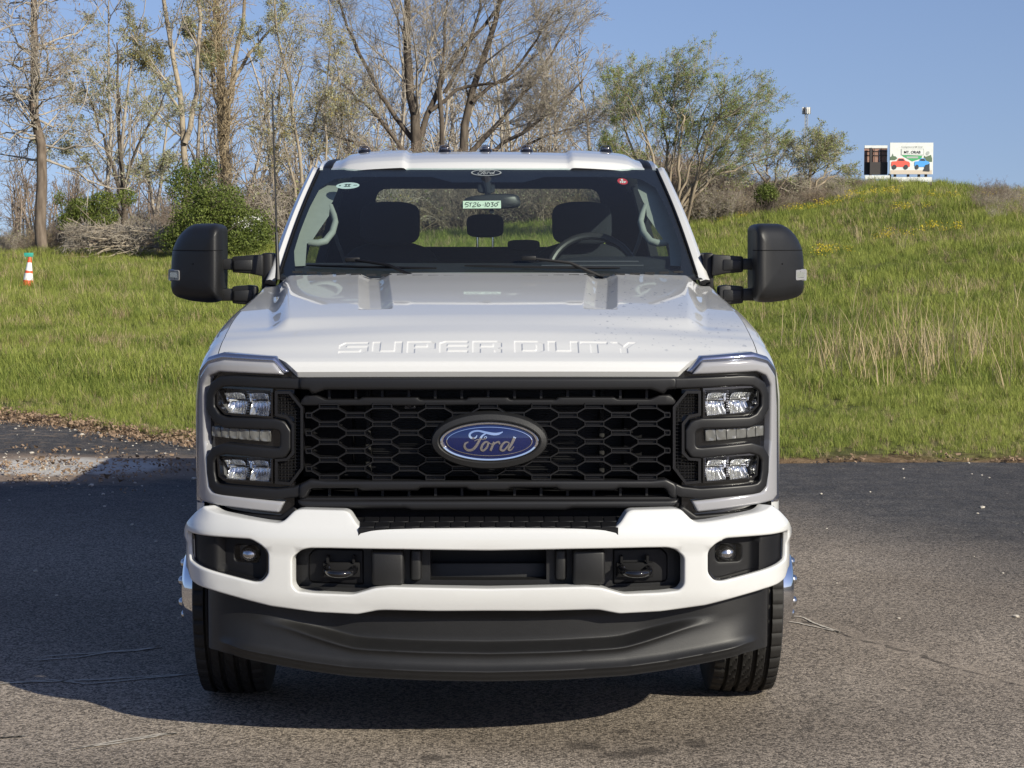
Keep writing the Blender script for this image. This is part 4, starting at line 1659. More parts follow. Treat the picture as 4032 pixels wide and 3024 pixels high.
# ---- side mirrors
for sd in (1, -1):
    mr = empty("side_mirror")
    mr.parent = truck
    YM = 1.80
    OUTL = [(1034, 902), (1042, 888), (1060, 880), (1150, 881), (1177, 890), (1210, 915), (1235, 948), (1250, 984), (1256, 1040), (1257, 1140), (1250, 1160), (1228, 1174), (1170, 1186), (1090, 1191), (1052, 1187), (1036, 1176), (1034, 1100)]
    P = [at(1922 + u, v, YM) for u, v in OUTL]
    pl = rounded([(p.x, p.z) for p in P], .02, 3)
    cx, cz = np.mean(pl, axis=0)

    def ring(sc, dy, dx=0):
        return [(sd * (cx + (x - cx) * sc + dx), YM + dy + (.80 * (x - cx) * sc if dy < .1 else 0), cz + (z - cz) * sc) for x, z in pl]
    zsplit = at(1922 + 1150, 985, YM).z
    rings = [ring(.02, -.092, -.004), ring(.35, -.091, -.004), ring(.60, -.087, -.003), ring(.76, -.079, -.002), ring(.87, -.063), ring(.94, -.040), ring(.98, -.010), ring(1.0, .03), ring(.99, .11), ring(.93, .115)]
    q = MB().loft(rings, cap=False)
    hs = q.build("mirror_housing", "grain_plastic", mr, sharp=60)
    q = MB().loft([ring(.93, .114), ring(.90, .106), ring(.02, .106)], cap=False)
    q.build("mirror_glass", "chrome", mr, sharp=30)
    # groove between cap and housing
    xg = [p for p in np.linspace(min(x for x, z in pl) + .002, max(x for x, z in pl) - .012, 16)]
    # outline at the split height, followed round the front
    sec = []
    for rr in rings[:8]:
        arr = np.array(rr)
        sec.append(arr)
    pts = []
    for side in (0, 1):
        col = []
        for arr in sec[::-1] if side == 0 else sec:
            zz = arr[:, 2]
            best = None
            for i in range(len(arr)):
                a_, b_ = arr[i], arr[(i + 1) % len(arr)]
                if (a_[2] - zsplit) * (b_[2] - zsplit) < 0:
                    p = a_ + (b_ - a_) * ((zsplit - a_[2]) / (b_[2] - a_[2]))
                    if best is None or ((p[0] * sd < best[0] * sd) if side == 0 else (p[0] * sd > best[0] * sd)):
                        best = p
            if best is not None:
                col.append(best)
        pts += col
    if len(pts) > 3:
        MB().tube(pts, .0022, 5).build("cap_groove", "matte_black", mr)
    # turn signal
    pc = at(1922 + 1233, 1084, YM - .035)
    ts_ = MB()
    rings = []
    for (sc, dy) in ((1.0, .0), (1.0, -.022), (.8, -.030)):
        rr = []
        for (x, z) in rounded([(-.028, -.026), (.034, -.023), (.034, .025), (-.028, .026)], .008, 2):
            rr.append((sd * (pc.x + x * sc), YM + .013 + dy + .80 * x + max(0, x) * .5, pc.z + z * sc))
        rings.append(rr)
    ts_.loft(rings)
    ts_.build("turn_signal", "light_guide", mr, sharp=40)
    q = MB()
    rr = [(sd * (pc.x + x), YM + .013 - .0315 + .80 * x + max(0, x) * .5, pc.z + z) for x, z in ((-.016, -.010), (.022, -.008), (.022, .012), (-.016, .013))]
    q.add(rr, [(0, 1, 2, 3)])
    q.build("signal_lamp", "reflector", mr)
    # telescoping arms
    for (va, vb, u_in, v_in) in ((1019, 1060, 905, 1048), (1137, 1181, 930, 1172)):
        a_ = at(1922 + 1048, (va + vb) / 2, YM - .0)
        m_ = at(1922 + 990, (va + vb) / 2 + 1, YM - .0)
        e_ = at(1922 + u_in, v_in - 4 if va < 1100 else v_in, YM + .02)
        h_ = (vb - va) / 2 * (YM - CAM.y) / FPX
        q = MB()
        q.loft([[(sd * x, YM - w_, z0 - hh), (sd * x, YM + w_, z0 - hh), (sd * x, YM + w_, z0 + hh), (sd * x, YM - w_, z0 + hh)] for x, z0, hh, w_ in ((a_.x + .02, a_.z, h_ * 1.1, .028), (m_.x - .03, m_.z, h_ * 1.05, .028))])
        q.build("mirror_slide", "grain_plastic", mr, bevel=.006)
        q = MB()
        q.loft([[(sd * x, YM - w_, z0 - hh), (sd * x, YM + w_, z0 - hh), (sd * x, YM + w_, z0 + hh), (sd * x, YM - w_, z0 + hh)] for x, z0, hh, w_ in ((m_.x + .012, m_.z, h_ * 1.5, .036), (m_.x - .06, m_.z, h_ * 1.75, .040), (e_.x - .03, e_.z, h_ * 2.1, .045))])
        q.build("mirror_arm", "grain_plastic", mr, bevel=.008)
        q = MB()
        q.loft([[(sd * x, YM - .047, z0 - hh), (sd * x, YM - .03, z0 - hh), (sd * x, YM - .03, z0 + hh), (sd * x, YM - .047, z0 + hh)] for x, z0, hh in ((m_.x + .004, m_.z - .002, h_ * .95), (m_.x - .075, m_.z - .002, h_ * 1.05))])
        q.build("arm_cover", "grain_plastic", mr, bevel=.006)
    q = MB().box((sd * .90, YM - .02, 1.44), (sd * .945, YM + .14, 1.66))
    q.build("mirror_foot", "black_plastic", mr, bevel=.01)

# ---- inside the cab
q = MB()
prof = [(1.46, 1.53), (1.60, 1.575), (1.85, 1.605), (2.02, 1.615), (2.10, 1.595), (2.14, 1.50), (2.14, 1.2)]
q.add(*grid_mesh(lambda i, j: ((2 * i - 1) * .86, float(np.interp(j, np.linspace(0, 1, 7), [p[0] for p in prof])) + .18 * abs(2 * i - 1) ** 2.5 * (1 - j), float(np.interp(j, np.linspace(0, 1, 7), [p[1] for p in prof])) + (.028 * float(sstep(.2, .5, (2 * i - 1))) * (1 if .3 < j < .8 else 0))), 40, 36))
q.build("dashboard", "interior_dark", truck, fix=False)
q = MB().add([(-.30, 2.02, 1.622), (.22, 2.02, 1.622), (.17, 2.10, 1.605), (-.24, 2.10, 1.605)], [(0, 1, 2, 3)])
q.build("defrost_panel", "cast_grey", truck, fix=False)
q = MB()
for (v, x0, x1) in ((1030, .27, .62), (1046, .22, .64)):
    zz = at(1922, v, 1.66).z
    q.tube([(x0, 1.66, zz), (x1, 1.66, zz)], .003, 4)
q.build("dash_trim", "cast_grey", truck)
sw = empty("steering_wheel")
sw.parent = truck
cS = Vector((.462, 2.28, 1.685))
tilt = R(25)
pts = []
for a in np.linspace(0, 2 * math.pi, 41):
    x, z = .195 * math.cos(a), .195 * math.sin(a)
    pts.append((cS.x + x, cS.y - z * math.sin(tilt) * -1, cS.z - .13 + z * math.cos(tilt)))
MB().tube(pts, .0165, 10, cap=False).build("wheel_rim", "leather_dark", sw)
MB().box((cS.x - .08, cS.y - .06, cS.z - .20), (cS.x + .08, cS.y + .0, cS.z - .07)).build("wheel_hub", "interior_dark", sw, bevel=.02)
MB().tube([(cS.x - .19, cS.y, cS.z - .13), (cS.x + .19, cS.y, cS.z - .13)], .018, 8).build("wheel_spoke", "interior_dark", sw)


def cushion(mb, c, sx, sy, sz, e=.45, n=28):
    rings = []
    for k in range(17):
        f = -math.cos(math.pi * k / 16)
        w_ = (1 - abs(f) ** 5) ** .36 if abs(f) < .999 else .3
        rings.append([(c[0] + sx * w_ * math.copysign(abs(math.cos(a)) ** e, math.cos(a)), c[1] + sy * w_ * math.copysign(abs(math.sin(a)) ** e, math.sin(a)) + .04 * f, c[2] + sz * f) for a in np.linspace(0, 2 * math.pi, n, endpoint=False)])
    mb.loft(rings)
    return mb


for cxp, yy in ((1536, 2.95), (2291, 2.95)):
    st = empty("front_seat")
    st.parent = truck
    p = at(cxp, 880, yy)
    cushion(MB(), (p.x, yy, p.z), .142, .055, .104).build("headrest", "seat_cloth", st, sharp=60)
    z1 = at(cxp, 990, yy).z
    q = MB()
    cushion(q, (p.x, yy + .05, z1 - .295), .25, .10, .34, e=.6)
    q.build("seat_back", "seat_cloth", st, sharp=60)
rs = empty("rear_seat")
rs.parent = truck
q = MB().box((-.70, 3.95, 1.0), (.70, 4.15, at(1922, 972, 4.0).z))
q.build("bench_back", "seat_cloth", rs, bevel=.05, seg=3)
p = at(1910, 889, 4.0)
cushion(MB(), (p.x, 4.0, p.z), .098, .05, .062).build("headrest", "seat_cloth", rs, sharp=60)
q = MB()
for dx in (-30, 30):
    a_, b_ = at(1910 + dx, 925, 4.0), at(1910 + dx, 985, 4.0)
    q.tube([a_, b_], .006, 6)
q.build("headrest_post", "chrome", rs)
p = at(2062, 965, 4.0)
cushion(MB(), (p.x, 4.0, p.z), .085, .04, .028).build("folded_headrest", "seat_cloth", rs, sharp=60)

# inside rear-view mirror and the paper tag that hangs on it
rv = empty("rear_view_mirror")
rv.parent = truck
YR = 2.0
rvp = [(1815, 815), (1820, 795), (1836, 778), (1860, 772), (1930, 764), (2010, 763), (2040, 768), (2050, 790), (2049, 812), (2020, 820), (1960, 823), (1826, 823)]
pl = [(at(a, b_, YR).x, at(a, b_, YR).z) for a, b_ in rvp]
pl = rounded(pl, .012, 3)
cc = np.mean(pl, axis=0)
q = MB().loft([[(cc[0] + (x - cc[0]) * s_, YR + dy, cc[1] + (z - cc[1]) * s_) for x, z in pl] for s_, dy in ((.4, -.020), (.85, -.015), (1, 0), (1, .018), (.95, .02))])
q.build("mirror_shell", "leather_dark", rv, sharp=50)
a_, b_ = at(1922, 768, YR), at(1914, 712, 2.10)
q = MB().tube([a_, at(1920, 750, 2.03), b_], [.013, .012, .026], 10)
q.build("mirror_stem", "interior_dark", rv)
p = at(1914, 735, 2.08)
cushion(MB(), (p.x, 2.09, p.z), .038, .03, .03).build("stem_cover", "interior_dark", rv)
q = MB()
tri = [at(1882, 718, 2.12), at(1942, 718, 2.12), at(1917, 694, 2.16)]
q.add([tuple(t) for t in tri], [(0, 1, 2)])
q.build("camera_cover", "cast_grey", rv)
p = at(1936, 832, YR)
cushion(MB(), (p.x, YR, p.z), .010, .01, .010).build("dimmer_tab", "interior_dark", rv)

tg = empty("paper_tag")
tag(tg, "small pale paper tag handwritten 5T26-1030 on the truck's rear-view mirror", "tag")
YT = YR - .026
c4 = [at(1823, 821, YT), at(1973, 820, YT), at(1972, 790, YT), at(1823, 791, YT)]
mk("card", [tuple(v) for v in c4] + [(v.x, v.y + .0012, v.z) for v in c4], [(0, 1, 2, 3), (7, 6, 5, 4), (0, 4, 5, 1), (1, 5, 6, 2), (2, 6, 7, 3), (3, 7, 4, 0)], "paper", tg, False)
# handwriting: zoom pixels of the tag detail (scale .1356, origin 1780, 640)
HW = [[(400, 1165), (378, 1225), (430, 1215), (470, 1240), (455, 1275), (385, 1290)], [(400, 1165), (495, 1158)], [(490, 1185), (590, 1165)], [(545, 1180), (520, 1285)],
      [(610, 1180), (680, 1165), (695, 1195), (590, 1285), (700, 1275)], [(770, 1155), (735, 1215), (745, 1265), (800, 1270), (835, 1240), (800, 1220), (755, 1240)],
      [(890, 1230), (915, 1230)], [(975, 1155), (960, 1285)], [(1030, 1165), (1010, 1230), (1020, 1275), (1075, 1260), (1090, 1200), (1050, 1165), (1030, 1170)],
      [(1130, 1165), (1200, 1165), (1160, 1205), (1195, 1225), (1180, 1270), (1130, 1275)], [(1255, 1180), (1235, 1235), (1260, 1270), (1310, 1250), (1320, 1200), (1270, 1175)], [(1300, 1155), (1375, 1145)]]
q = MB()
for i, sp_ in enumerate(HW):
    P = [(1780 + x * .1356, 640 + y * .1356) for x, y in (smooth_path(sp_, 3) if len(sp_) > 2 else sp_)]
    o = stroke_poly(P, 2.6)
    n = len(P)
    L_, R_ = o[:n], o[n:][::-1]
    yy = YT - .0008 - i * .00004
    q.add([tuple(at(a, b_, yy)) for a, b_ in L_] + [tuple(at(a, b_, yy)) for a, b_ in R_], [(k, k + 1, n + k + 1, n + k) for k in range(n - 1)])
q.build("handwriting", "ink", tg, fix=False)

# pillar trims with grab handles
for sd in (1, -1):
    TR = [(752, 702), (590, 694), (590, 747), (609, 792), (621, 812), (598, 873), (637, 955), (698, 961), (718, 1044), (755, 1046), (765, 987), (759, 938), (702, 812), (661, 735)]
    TR = [(609, 708), (585, 694), (590, 747), (609, 792), (621, 812), (625, 850), (660, 900), (690, 945), (712, 960), (718, 1046), (757, 1048), (766, 987), (759, 938), (702, 812), (661, 735)]

    def ymap(v):
        return float(np.interp(v, [690, 1050], [2.34, 1.86]))
    pts3 = [at(1922 + u, v, ymap(v)) for u, v in TR]
    n = len(pts3)
    q = MB()
    q.loft([[(sd * p.x, p.y, p.z) for p in pts3], [(sd * (p.x + .012), p.y + .05, p.z - .01) for p in pts3]])
    q.build("pillar_trim", "trim_grey", truck, sharp=40)
    hp = [(621, 812), (605, 850), (600, 873), (612, 915), (640, 950), (668, 957), (705, 955)]
    pts = [at(1922 + u, v, ymap(v) + .02) for u, v in hp]
    MB().tube([(sd * p.x, p.y, p.z) for p in pts], [.015, .014, .014, .015, .016, .016, .014], 8).build("grab_handle", "trim_grey", truck, sharp=60)
    # door trim and seat belts seen behind
    q = MB().box((min(sd * .86, sd * .93), 1.85, 1.2), (max(sd * .86, sd * .93), 4.2, 1.50))
    q.build("door_card", "interior_dark", truck, bevel=.02)
    q = MB().tube([(sd * .80, 3.02, 1.98), (sd * .72, 2.98, 1.70), (sd * .60, 2.95, 1.4)], .018, 4, flat=.2)
    q.build("seat_belt", "cast_grey", truck)

# water drops on the driver's side of the hood
nd = 420
dx_ = RNG.uniform(.35, .915, nd)
dt_ = T_LAMP + (HL - T_LAMP) * RNG.uniform(.02, .95, nd)
cen = hood_pt(dx_, dt_)
nrm = hood_n(dx_, dt_)
rad_ = np.exp(RNG.normal(-6.0, .45, nd))
tv_ = np.cross(nrm, np.array([1.0, 0, 0]))
tv_ /= np.linalg.norm(tv_, axis=1)[:, None]
tu_ = np.cross(tv_, nrm)
q = MB()
for k in range(nd):
    R_ = rad_[k]
    V = [cen[k] + R_ * (tu_[k] * math.cos(a) * sc + tv_[k] * math.sin(a) * sc * 1.4 + nrm[k] * h) for sc, h in ((1, -.02), (.75, .22), (.3, .36)) for a in np.linspace(0, 2 * math.pi, 8, endpoint=False)]
    F = [(j * 8 + i, j * 8 + (i + 1) % 8, (j + 1) * 8 + (i + 1) % 8, (j + 1) * 8 + i) for j in range(2) for i in range(8)] + [tuple(range(16, 24))]
    q.add(V, F)
tag(q.build("water_drops", "water_drop", hood, sharp=80), kind="stuff")

# ------------------------------------------------------------------ ground
EDGE_X = [-80, -30, -12, -6, -4.6, -3.5, -2.46, -.5, 2, 12, 40, 80]
EDGE_Y = [20, 17, 14.5, 12.9, 12.2, 11.1, 10.0, 9.0, 8.55, 8.45, 8.6, 9.0]


def hashn(x, y, s=1.0, seed=0):
    """smooth value noise in 2D, numpy"""
    x = np.asarray(x, float) / s + seed * 17.3
    y = np.asarray(y, float) / s - seed * 9.1
    xi, yi = np.floor(x), np.floor(y)
    fx, fy = x - xi, y - yi
    fx, fy = fx * fx * (3 - 2 * fx), fy * fy * (3 - 2 * fy)

    def h(a, b):
        v = np.sin(a * 127.1 + b * 311.7 + seed * 74.7) * 43758.5453
        return v - np.floor(v)
    return (h(xi, yi) * (1 - fx) + h(xi + 1, yi) * fx) * (1 - fy) + (h(xi, yi + 1) * (1 - fx) + h(xi + 1, yi + 1) * fx) * fy


def edge_y(x):
    return np.interp(x, EDGE_X, EDGE_Y) + .22 * (hashn(x, 0 * np.asarray(x, float), .7, 3) - .5) + .10 * (hashn(x, 0 * np.asarray(x, float), .18, 4) - .5)


def terrain(x, y):
    x = np.asarray(x, float)
    y = np.asarray(y, float)
    zf = np.interp(x, [-80, -20, -10, 0, 7, 11, 14, 17.5, 20, 24, 34, 80], [.8, 1.0, 1.06, 1.8, 2.62, 3.35, 3.75, 3.62, 3.30, 3.55, 3.6, 2.5])
    e = np.interp(x, [-10, 6], [2.6, 1.35])
    s = np.clip((y - 11) / 59, 0, None)
    up = np.where(s < 1, np.minimum(s, 1) ** e, 1)
    down = 1 - .75 * sstep(72, 125, y) * sstep(0, 8, x)
    z = zf * up * down
    z = z + (.10 * (hashn(x, y, 2.7, 1) - .5) + .22 * (hashn(x, y, 9, 2) - .5)) * sstep(0, 8, y - np.interp(x, EDGE_X, EDGE_Y)) * (1 - sstep(150, 400, y))
    d = y - edge_y(x)
    z = np.where(d < 0, -.05 + 0 * z, z + .025 - .075 * np.exp(-np.clip(d, 0, 9) / .05))
    return z


gx = np.concatenate([-np.geomspace(2500, 46, 14), np.arange(-45, 60, .45), np.geomspace(61, 2500, 14)])
gy = np.concatenate([[-2500, -800, -300, -120, -60, -20, 0, 5], np.arange(7.5, 20, .16), np.arange(20, 110, .6), np.geomspace(111, 4000, 26)])
X, Yg = np.meshgrid(gx, gy)
Z = terrain(X.ravel(), Yg.ravel())
Vt = np.stack([X.ravel(), Yg.ravel(), Z], 1)
nx_, ny_ = len(gx), len(gy)
I, J = np.meshgrid(np.arange(nx_ - 1), np.arange(ny_ - 1))
a = (J * nx_ + I).ravel()
Ft = np.stack([a, a + 1, a + nx_ + 1, a + nx_], 1)


def groundmat():
    m, nt, b = newmat("field_soil")
    L = nt.links.new
    ge = nt.nodes.new("ShaderNodeNewGeometry")
    n1 = nt.nodes.new("ShaderNodeTexNoise")
    n1.inputs["Scale"].default_value = .35
    n1.inputs["Detail"].default_value = 6
    n2 = nt.nodes.new("ShaderNodeTexNoise")
    n2.inputs["Scale"].default_value = 9
    n2.inputs["Detail"].default_value = 8
    n2.inputs["Roughness"].default_value = .75
    for n in (n1, n2):
        L(ge.outputs["Position"], n.inputs["Vector"])
    c1 = nt.nodes.new("ShaderNodeValToRGB")
    for p, c in ((0, (.045, .070, .016)), (1, (.13, .15, .045))):
        pass
    c1.color_ramp.elements[0].position = .35
    c1.color_ramp.elements[0].color = (.075, .10, .030, 1)
    c1.color_ramp.elements[1].position = .68
    c1.color_ramp.elements[1].color = (.19, .19, .075, 1)
    L(n1.outputs[0], c1.inputs[0])
    c2 = nt.nodes.new("ShaderNodeValToRGB")
    c2.color_ramp.elements[0].position = .35
    c2.color_ramp.elements[0].color = (.35, .30, .24, 1)
    c2.color_ramp.elements[1].position = .7
    c2.color_ramp.elements[1].color = (1.35, 1.3, 1.2, 1)
    L(n2.outputs[0], c2.inputs[0])
    mx = nt.nodes.new("ShaderNodeMix")
    mx.data_type = 'RGBA'
    mx.blend_type = 'MULTIPLY'
    mx.inputs[0].default_value = 1
    L(c1.outputs[0], mx.inputs[6])
    L(c2.outputs[0], mx.inputs[7])
    at_ = nt.nodes.new("ShaderNodeAttribute")
    at_.attribute_name = "bare"
    dm = nt.nodes.new("ShaderNodeMix")
    dm.data_type = 'RGBA'
    L(at_.outputs["Fac"], dm.inputs[0])
    L(mx.outputs[2], dm.inputs[6])
    d2 = nt.nodes.new("ShaderNodeMix")
    d2.data_type = 'RGBA'
    d2.blend_type = 'MULTIPLY'
    d2.inputs[0].default_value = 1
    d2.inputs[6].default_value = (.20, .145, .095, 1)
    L(c2.outputs[0], d2.inputs[7])
    L(d2.outputs[2], dm.inputs[7])
    L(dm.outputs[2], b.inputs["Base Color"])
    b.inputs["Roughness"].default_value = .95
    b.inputs["Specular IOR Level"].default_value = .1
    bp = nt.nodes.new("ShaderNodeBump")
    bp.inputs["Strength"].default_value = .8
    bp.inputs["Distance"].default_value = .05
    L(n2.outputs[0], bp.inputs["Height"])
    L(bp.outputs[0], b.inputs["Normal"])


groundmat()
field = fastmesh("field", Vt, Ft, "field_soil")
tag(field, kind="structure")
dist = Yg.ravel() - edge_y(X.ravel())
bw = .16 + .55 * sstep(-2.5, -4.4, X.ravel())
bare = 1 - sstep(bw, bw + .5 * bw, dist + .25 * (hashn(X.ravel(), Yg.ravel(), .4, 8) - .5))
# worn brown ground under the trees and brush
bare = np.maximum(bare, .75 * sstep(70, 76, Yg.ravel()) * (1 - sstep(2, 7, X.ravel())) * (1 - sstep(130, 200, Yg.ravel())))
at_ = field.data.attributes.new("bare", 'FLOAT', 'POINT')
at_.data.foreach_set("value", bare.astype(np.float32))


STAINS = [(on_ground(x, y).x, on_ground(x, y).y, a, b) for x, y, a, b in ((2300, 2936, .055, .05), (2450, 2972, .07, .05), (2560, 2958, .06, .06), (2740, 2930, .04, .05), (2450, 2880, .03, .03), (1700, 2985, .04, .04))]


def asphaltmat():
    m, nt, b = newmat("asphalt")
    L = nt.links.new
    N = nt.nodes.new
    ge = N("ShaderNodeNewGeometry")
    sep = N("ShaderNodeSeparateXYZ")
    L(ge.outputs["Position"], sep.inputs[0])

    def noise(scale, detail=4, rough=.6):
        n = N("ShaderNodeTexNoise")
        n.inputs["Scale"].default_value = scale
        n.inputs["Detail"].default_value = detail
        n.inputs["Roughness"].default_value = rough
        L(ge.outputs["Position"], n.inputs["Vector"])
        return n.outputs[0]

    def math_(op, a, b_=None, c=None):
        n = N("ShaderNodeMath")
        n.operation = op
        for i, v in enumerate((a, b_, c)):
            if v is None:
                continue
            if isinstance(v, (int, float)):
                n.inputs[i].default_value = v
            else:
                L(v, n.inputs[i])
        return n.outputs[0]

    def rng(v, a, b_, c=0., d=1.):
        n = N("ShaderNodeMapRange")
        n.interpolation_type = 'SMOOTHSTEP'
        for i, q in enumerate((a, b_, c, d)):
            n.inputs[i + 1].default_value = q
        L(v, n.inputs[0])
        return n.outputs[0]

    def mix(f, a, b_, mode='MIX'):
        n = N("ShaderNodeMix")
        n.data_type = 'RGBA'
        n.blend_type = mode
        for i, v in ((0, f), (6, a), (7, b_)):
            if isinstance(v, tuple):
                n.inputs[i].default_value = (*v, 1)
            elif isinstance(v, (int, float)):
                n.inputs[i].default_value = v
            else:
                L(v, n.inputs[i])
        return n.outputs[2]

    big = noise(.8, 5)
    mid = noise(5, 5)
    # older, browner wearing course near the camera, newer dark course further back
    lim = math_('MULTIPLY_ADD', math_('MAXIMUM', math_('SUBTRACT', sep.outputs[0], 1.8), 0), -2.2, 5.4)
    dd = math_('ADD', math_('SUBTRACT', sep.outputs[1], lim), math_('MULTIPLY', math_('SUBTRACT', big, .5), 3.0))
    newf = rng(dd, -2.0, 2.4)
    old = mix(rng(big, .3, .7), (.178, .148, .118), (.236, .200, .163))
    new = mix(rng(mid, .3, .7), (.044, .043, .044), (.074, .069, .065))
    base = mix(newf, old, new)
    # aggregate
    vor = N("ShaderNodeTexVoronoi")
    vor.inputs["Scale"].default_value = 120
    L(ge.outputs["Position"], vor.inputs["Vector"])
    vs = N("ShaderNodeSeparateColor")
    L(vor.outputs["Color"], vs.inputs[0])
    gr = rng(vs.outputs[0], 0, 1, .36, 1.64)
    fine = rng(noise(170, 3, .7), .3, .7, .58, 1.42)
    agg = math_('MULTIPLY', gr, fine)
    col = mix(1.0, base, agg, 'MULTIPLY')
    # scattered pale chips
    v2 = N("ShaderNodeTexVoronoi")
    v2.inputs["Scale"].default_value = 13
    L(ge.outputs["Position"], v2.inputs["Vector"])
    v2s = N("ShaderNodeSeparateColor")
    L(v2.outputs["Color"], v2s.inputs[0])
    chip = math_('MULTIPLY', rng(v2.outputs["Distance"], .10, .16, 1, 0), rng(v2s.outputs[1], .80, .86))
    col = mix(math_('MULTIPLY', chip, .38), col, (.34, .30, .25))
    # stains
    st = rng(noise(1.9, 6, .7), .62, .72)
    col = mix(math_('MULTIPLY', st, .45), col, (.045, .038, .034))
    # washed-out silt and pale stone dust at the far left
    def blob(cx, cy, rx, ry, soft):
        ex = math_('DIVIDE', math_('SUBTRACT', sep.outputs[0], cx), rx)
        ey = math_('DIVIDE', math_('SUBTRACT', sep.outputs[1], cy), ry)
        r2 = math_('ADD', math_('MULTIPLY', ex, ex), math_('MULTIPLY', ey, ey))
        r2 = math_('ADD', r2, math_('MULTIPLY', math_('SUBTRACT', noise(2.6, 6, .7), .5), 2.2))
        return rng(r2, 1 - soft, 1 + soft, 1, 0)
    sil = blob(-3.7, 8.2, 2.2, .95, .5)
    silc = mix(noise(22, 6, .75), (.10, .075, .055), (.36, .27, .20))
    col = mix(math_('MULTIPLY', sil, .95), col, silc)
    wh = blob(-3.25, 8.35, .80, .55, .55)
    whc = mix(noise(30, 6, .7), (.36, .34, .31), (.66, .63, .58))
    col = mix(wh, col, whc)
    for (bx0, by0, rx_, ry_) in STAINS:
        col = mix(math_('MULTIPLY', blob(bx0, by0, rx_, ry_, .9), .55), col, (.022, .018, .016))
    edge = math_('MULTIPLY', rng(noise(7, 6, .7), .5, .62), rng(sep.outputs[1], 7.2, 10.5))
    col = mix(math_('MULTIPLY', edge, .5), col, (.22, .165, .115))
    # the long dirty joint that runs off to the right
    ja, jb = on_ground(3060, 2412), on_ground(4100, 2728)
    jl = math.hypot(jb.x - ja.x, jb.y - ja.y)
    ux, uy = (jb.x - ja.x) / jl, (jb.y - ja.y) / jl
    sx, sy = math_('SUBTRACT', sep.outputs[0], ja.x), math_('SUBTRACT', sep.outputs[1], ja.y)
    across = math_('ADD', math_('MULTIPLY', sx, -uy), math_('MULTIPLY', sy, ux))
    along_ = math_('ADD', math_('MULTIPLY', sx, ux), math_('MULTIPLY', sy, uy))
    wob = math_('MULTIPLY', math_('SUBTRACT', noise(3.5, 5, .65), .5), .22)
    da_ = math_('ABSOLUTE', math_('ADD', across, wob))
    on_ = math_('MULTIPLY', rng(along_, -.1, .1), rng(along_, jl + .3, jl + .6, 1, 0))
    silt = math_('MULTIPLY', math_('MULTIPLY', rng(da_, .02, .13, 1, 0), rng(noise(9, 6, .7), .38, .62)), on_)
    col = mix(math_('MULTIPLY', silt, .55), col, (.30, .25, .20))
    crk = math_('MULTIPLY', math_('MULTIPLY', rng(da_, .008, .020, 1, 0), rng(noise(14, 5, .7), .42, .58)), on_)
    col = mix(math_('MULTIPLY', crk, .8), col, (.03, .025, .02))
    # broad worn and darkened areas
    worn = rng(noise(.55, 3, .5), .35, .65, .86, 1.12)
    col = mix(1.0, col, worn, 'MULTIPLY')
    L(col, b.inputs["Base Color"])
    b.inputs["Roughness"].default_value = .85
    b.inputs["Specular IOR Level"].default_value = .25
    hgt = math_('ADD', math_('MULTIPLY', vor.outputs["Distance"], -1.0), math_('MULTIPLY', noise(260, 3, .7), .8))
    bp = N("ShaderNodeBump")
    bp.inputs["Strength"].default_value = .55
    bp.inputs["Distance"].default_value = .004
    L(hgt, bp.inputs["Height"])
    L(bp.outputs[0], b.inputs["Normal"])


asphaltmat()
ex = np.concatenate([np.linspace(-80, -10, 60)[:-1], np.arange(-10, 14, .06), np.linspace(14, 80, 60)])
ey = edge_y(ex)
Vd, Fd = [], []
rows = np.array([-80, -20, -8, -2, 2, 6])
for i, (x, e) in enumerate(zip(ex, ey)):
    for r_ in rows:
        Vd.append((x, r_, 0))
    Vd.append((x, e - .05, 0))
    Vd.append((x, e + .02, -.045))
nr = len(rows) + 2
for i in range(len(ex) - 1):
    for j in range(nr - 1):
        a = i * nr + j
        Fd.append((a, a + nr, a + nr + 1, a + 1))
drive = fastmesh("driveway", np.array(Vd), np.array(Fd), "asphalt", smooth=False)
tag(drive, kind="structure")

# pale cracks in the asphalt
simple("crack_fill", (.42, .38, .32), .9, noise=(60, .4))
CR = [[(91, 2595), (152, 2602), (292, 2594), (437, 2574), (535, 2568), (638, 2552)], [(-120, 2700), (0, 2695), (170, 2686), (207, 2683), (330, 2700), (437, 2690), (600, 2672), (790, 2658)],
      [(250, 2960), (425, 2930), (522, 2911), (610, 2896), (680, 2890)], [(-60, 2915), (0, 2911), (91, 2902)], [(3060, 2440), (3100, 2425), (3160, 2432), (3300, 2490)]]
for k, c in enumerate(CR):
    P = [on_ground(*p) for p in c]
    path = densify([(p.x, p.y) for p in P] + [(P[-1].x, P[-1].y)], .015)[:-1]
    n = len(path)
    path = path[:n] if n > 3 else path
    tot = np.linspace(0, 1, len(path))
    jit = np.cumsum(RNG.normal(0, .0022, (len(path), 2)), 0)
    jit -= np.outer(tot, jit[-1])
    path = path + jit
    w_ = (.007 + .013 * hashn(tot * 30, tot * 0, 1, 20 + k)) * np.minimum(1, 8 * np.minimum(tot, 1 - tot) + .15)
    q = np.array(stroke_poly([tuple(p) for p in path], list(w_)))
    m = len(path)
    Vc = np.concatenate([q, np.full((2 * m, 1), .004)], 1)
    Fc = [(i, i + 1, 2 * m - 2 - i, 2 * m - 1 - i) for i in range(m - 1)]
    mk("crack", Vc, Fc, "crack_fill", drive, False)


# ------------------------------------------------------------------ scattering with instances
def proto_collection(name, objs):
    c = bpy.data.collections.new(name)
    for o in objs:
        for cc in list(o.users_collection):
            cc.objects.unlink(o)
        c.objects.link(o)
    return c


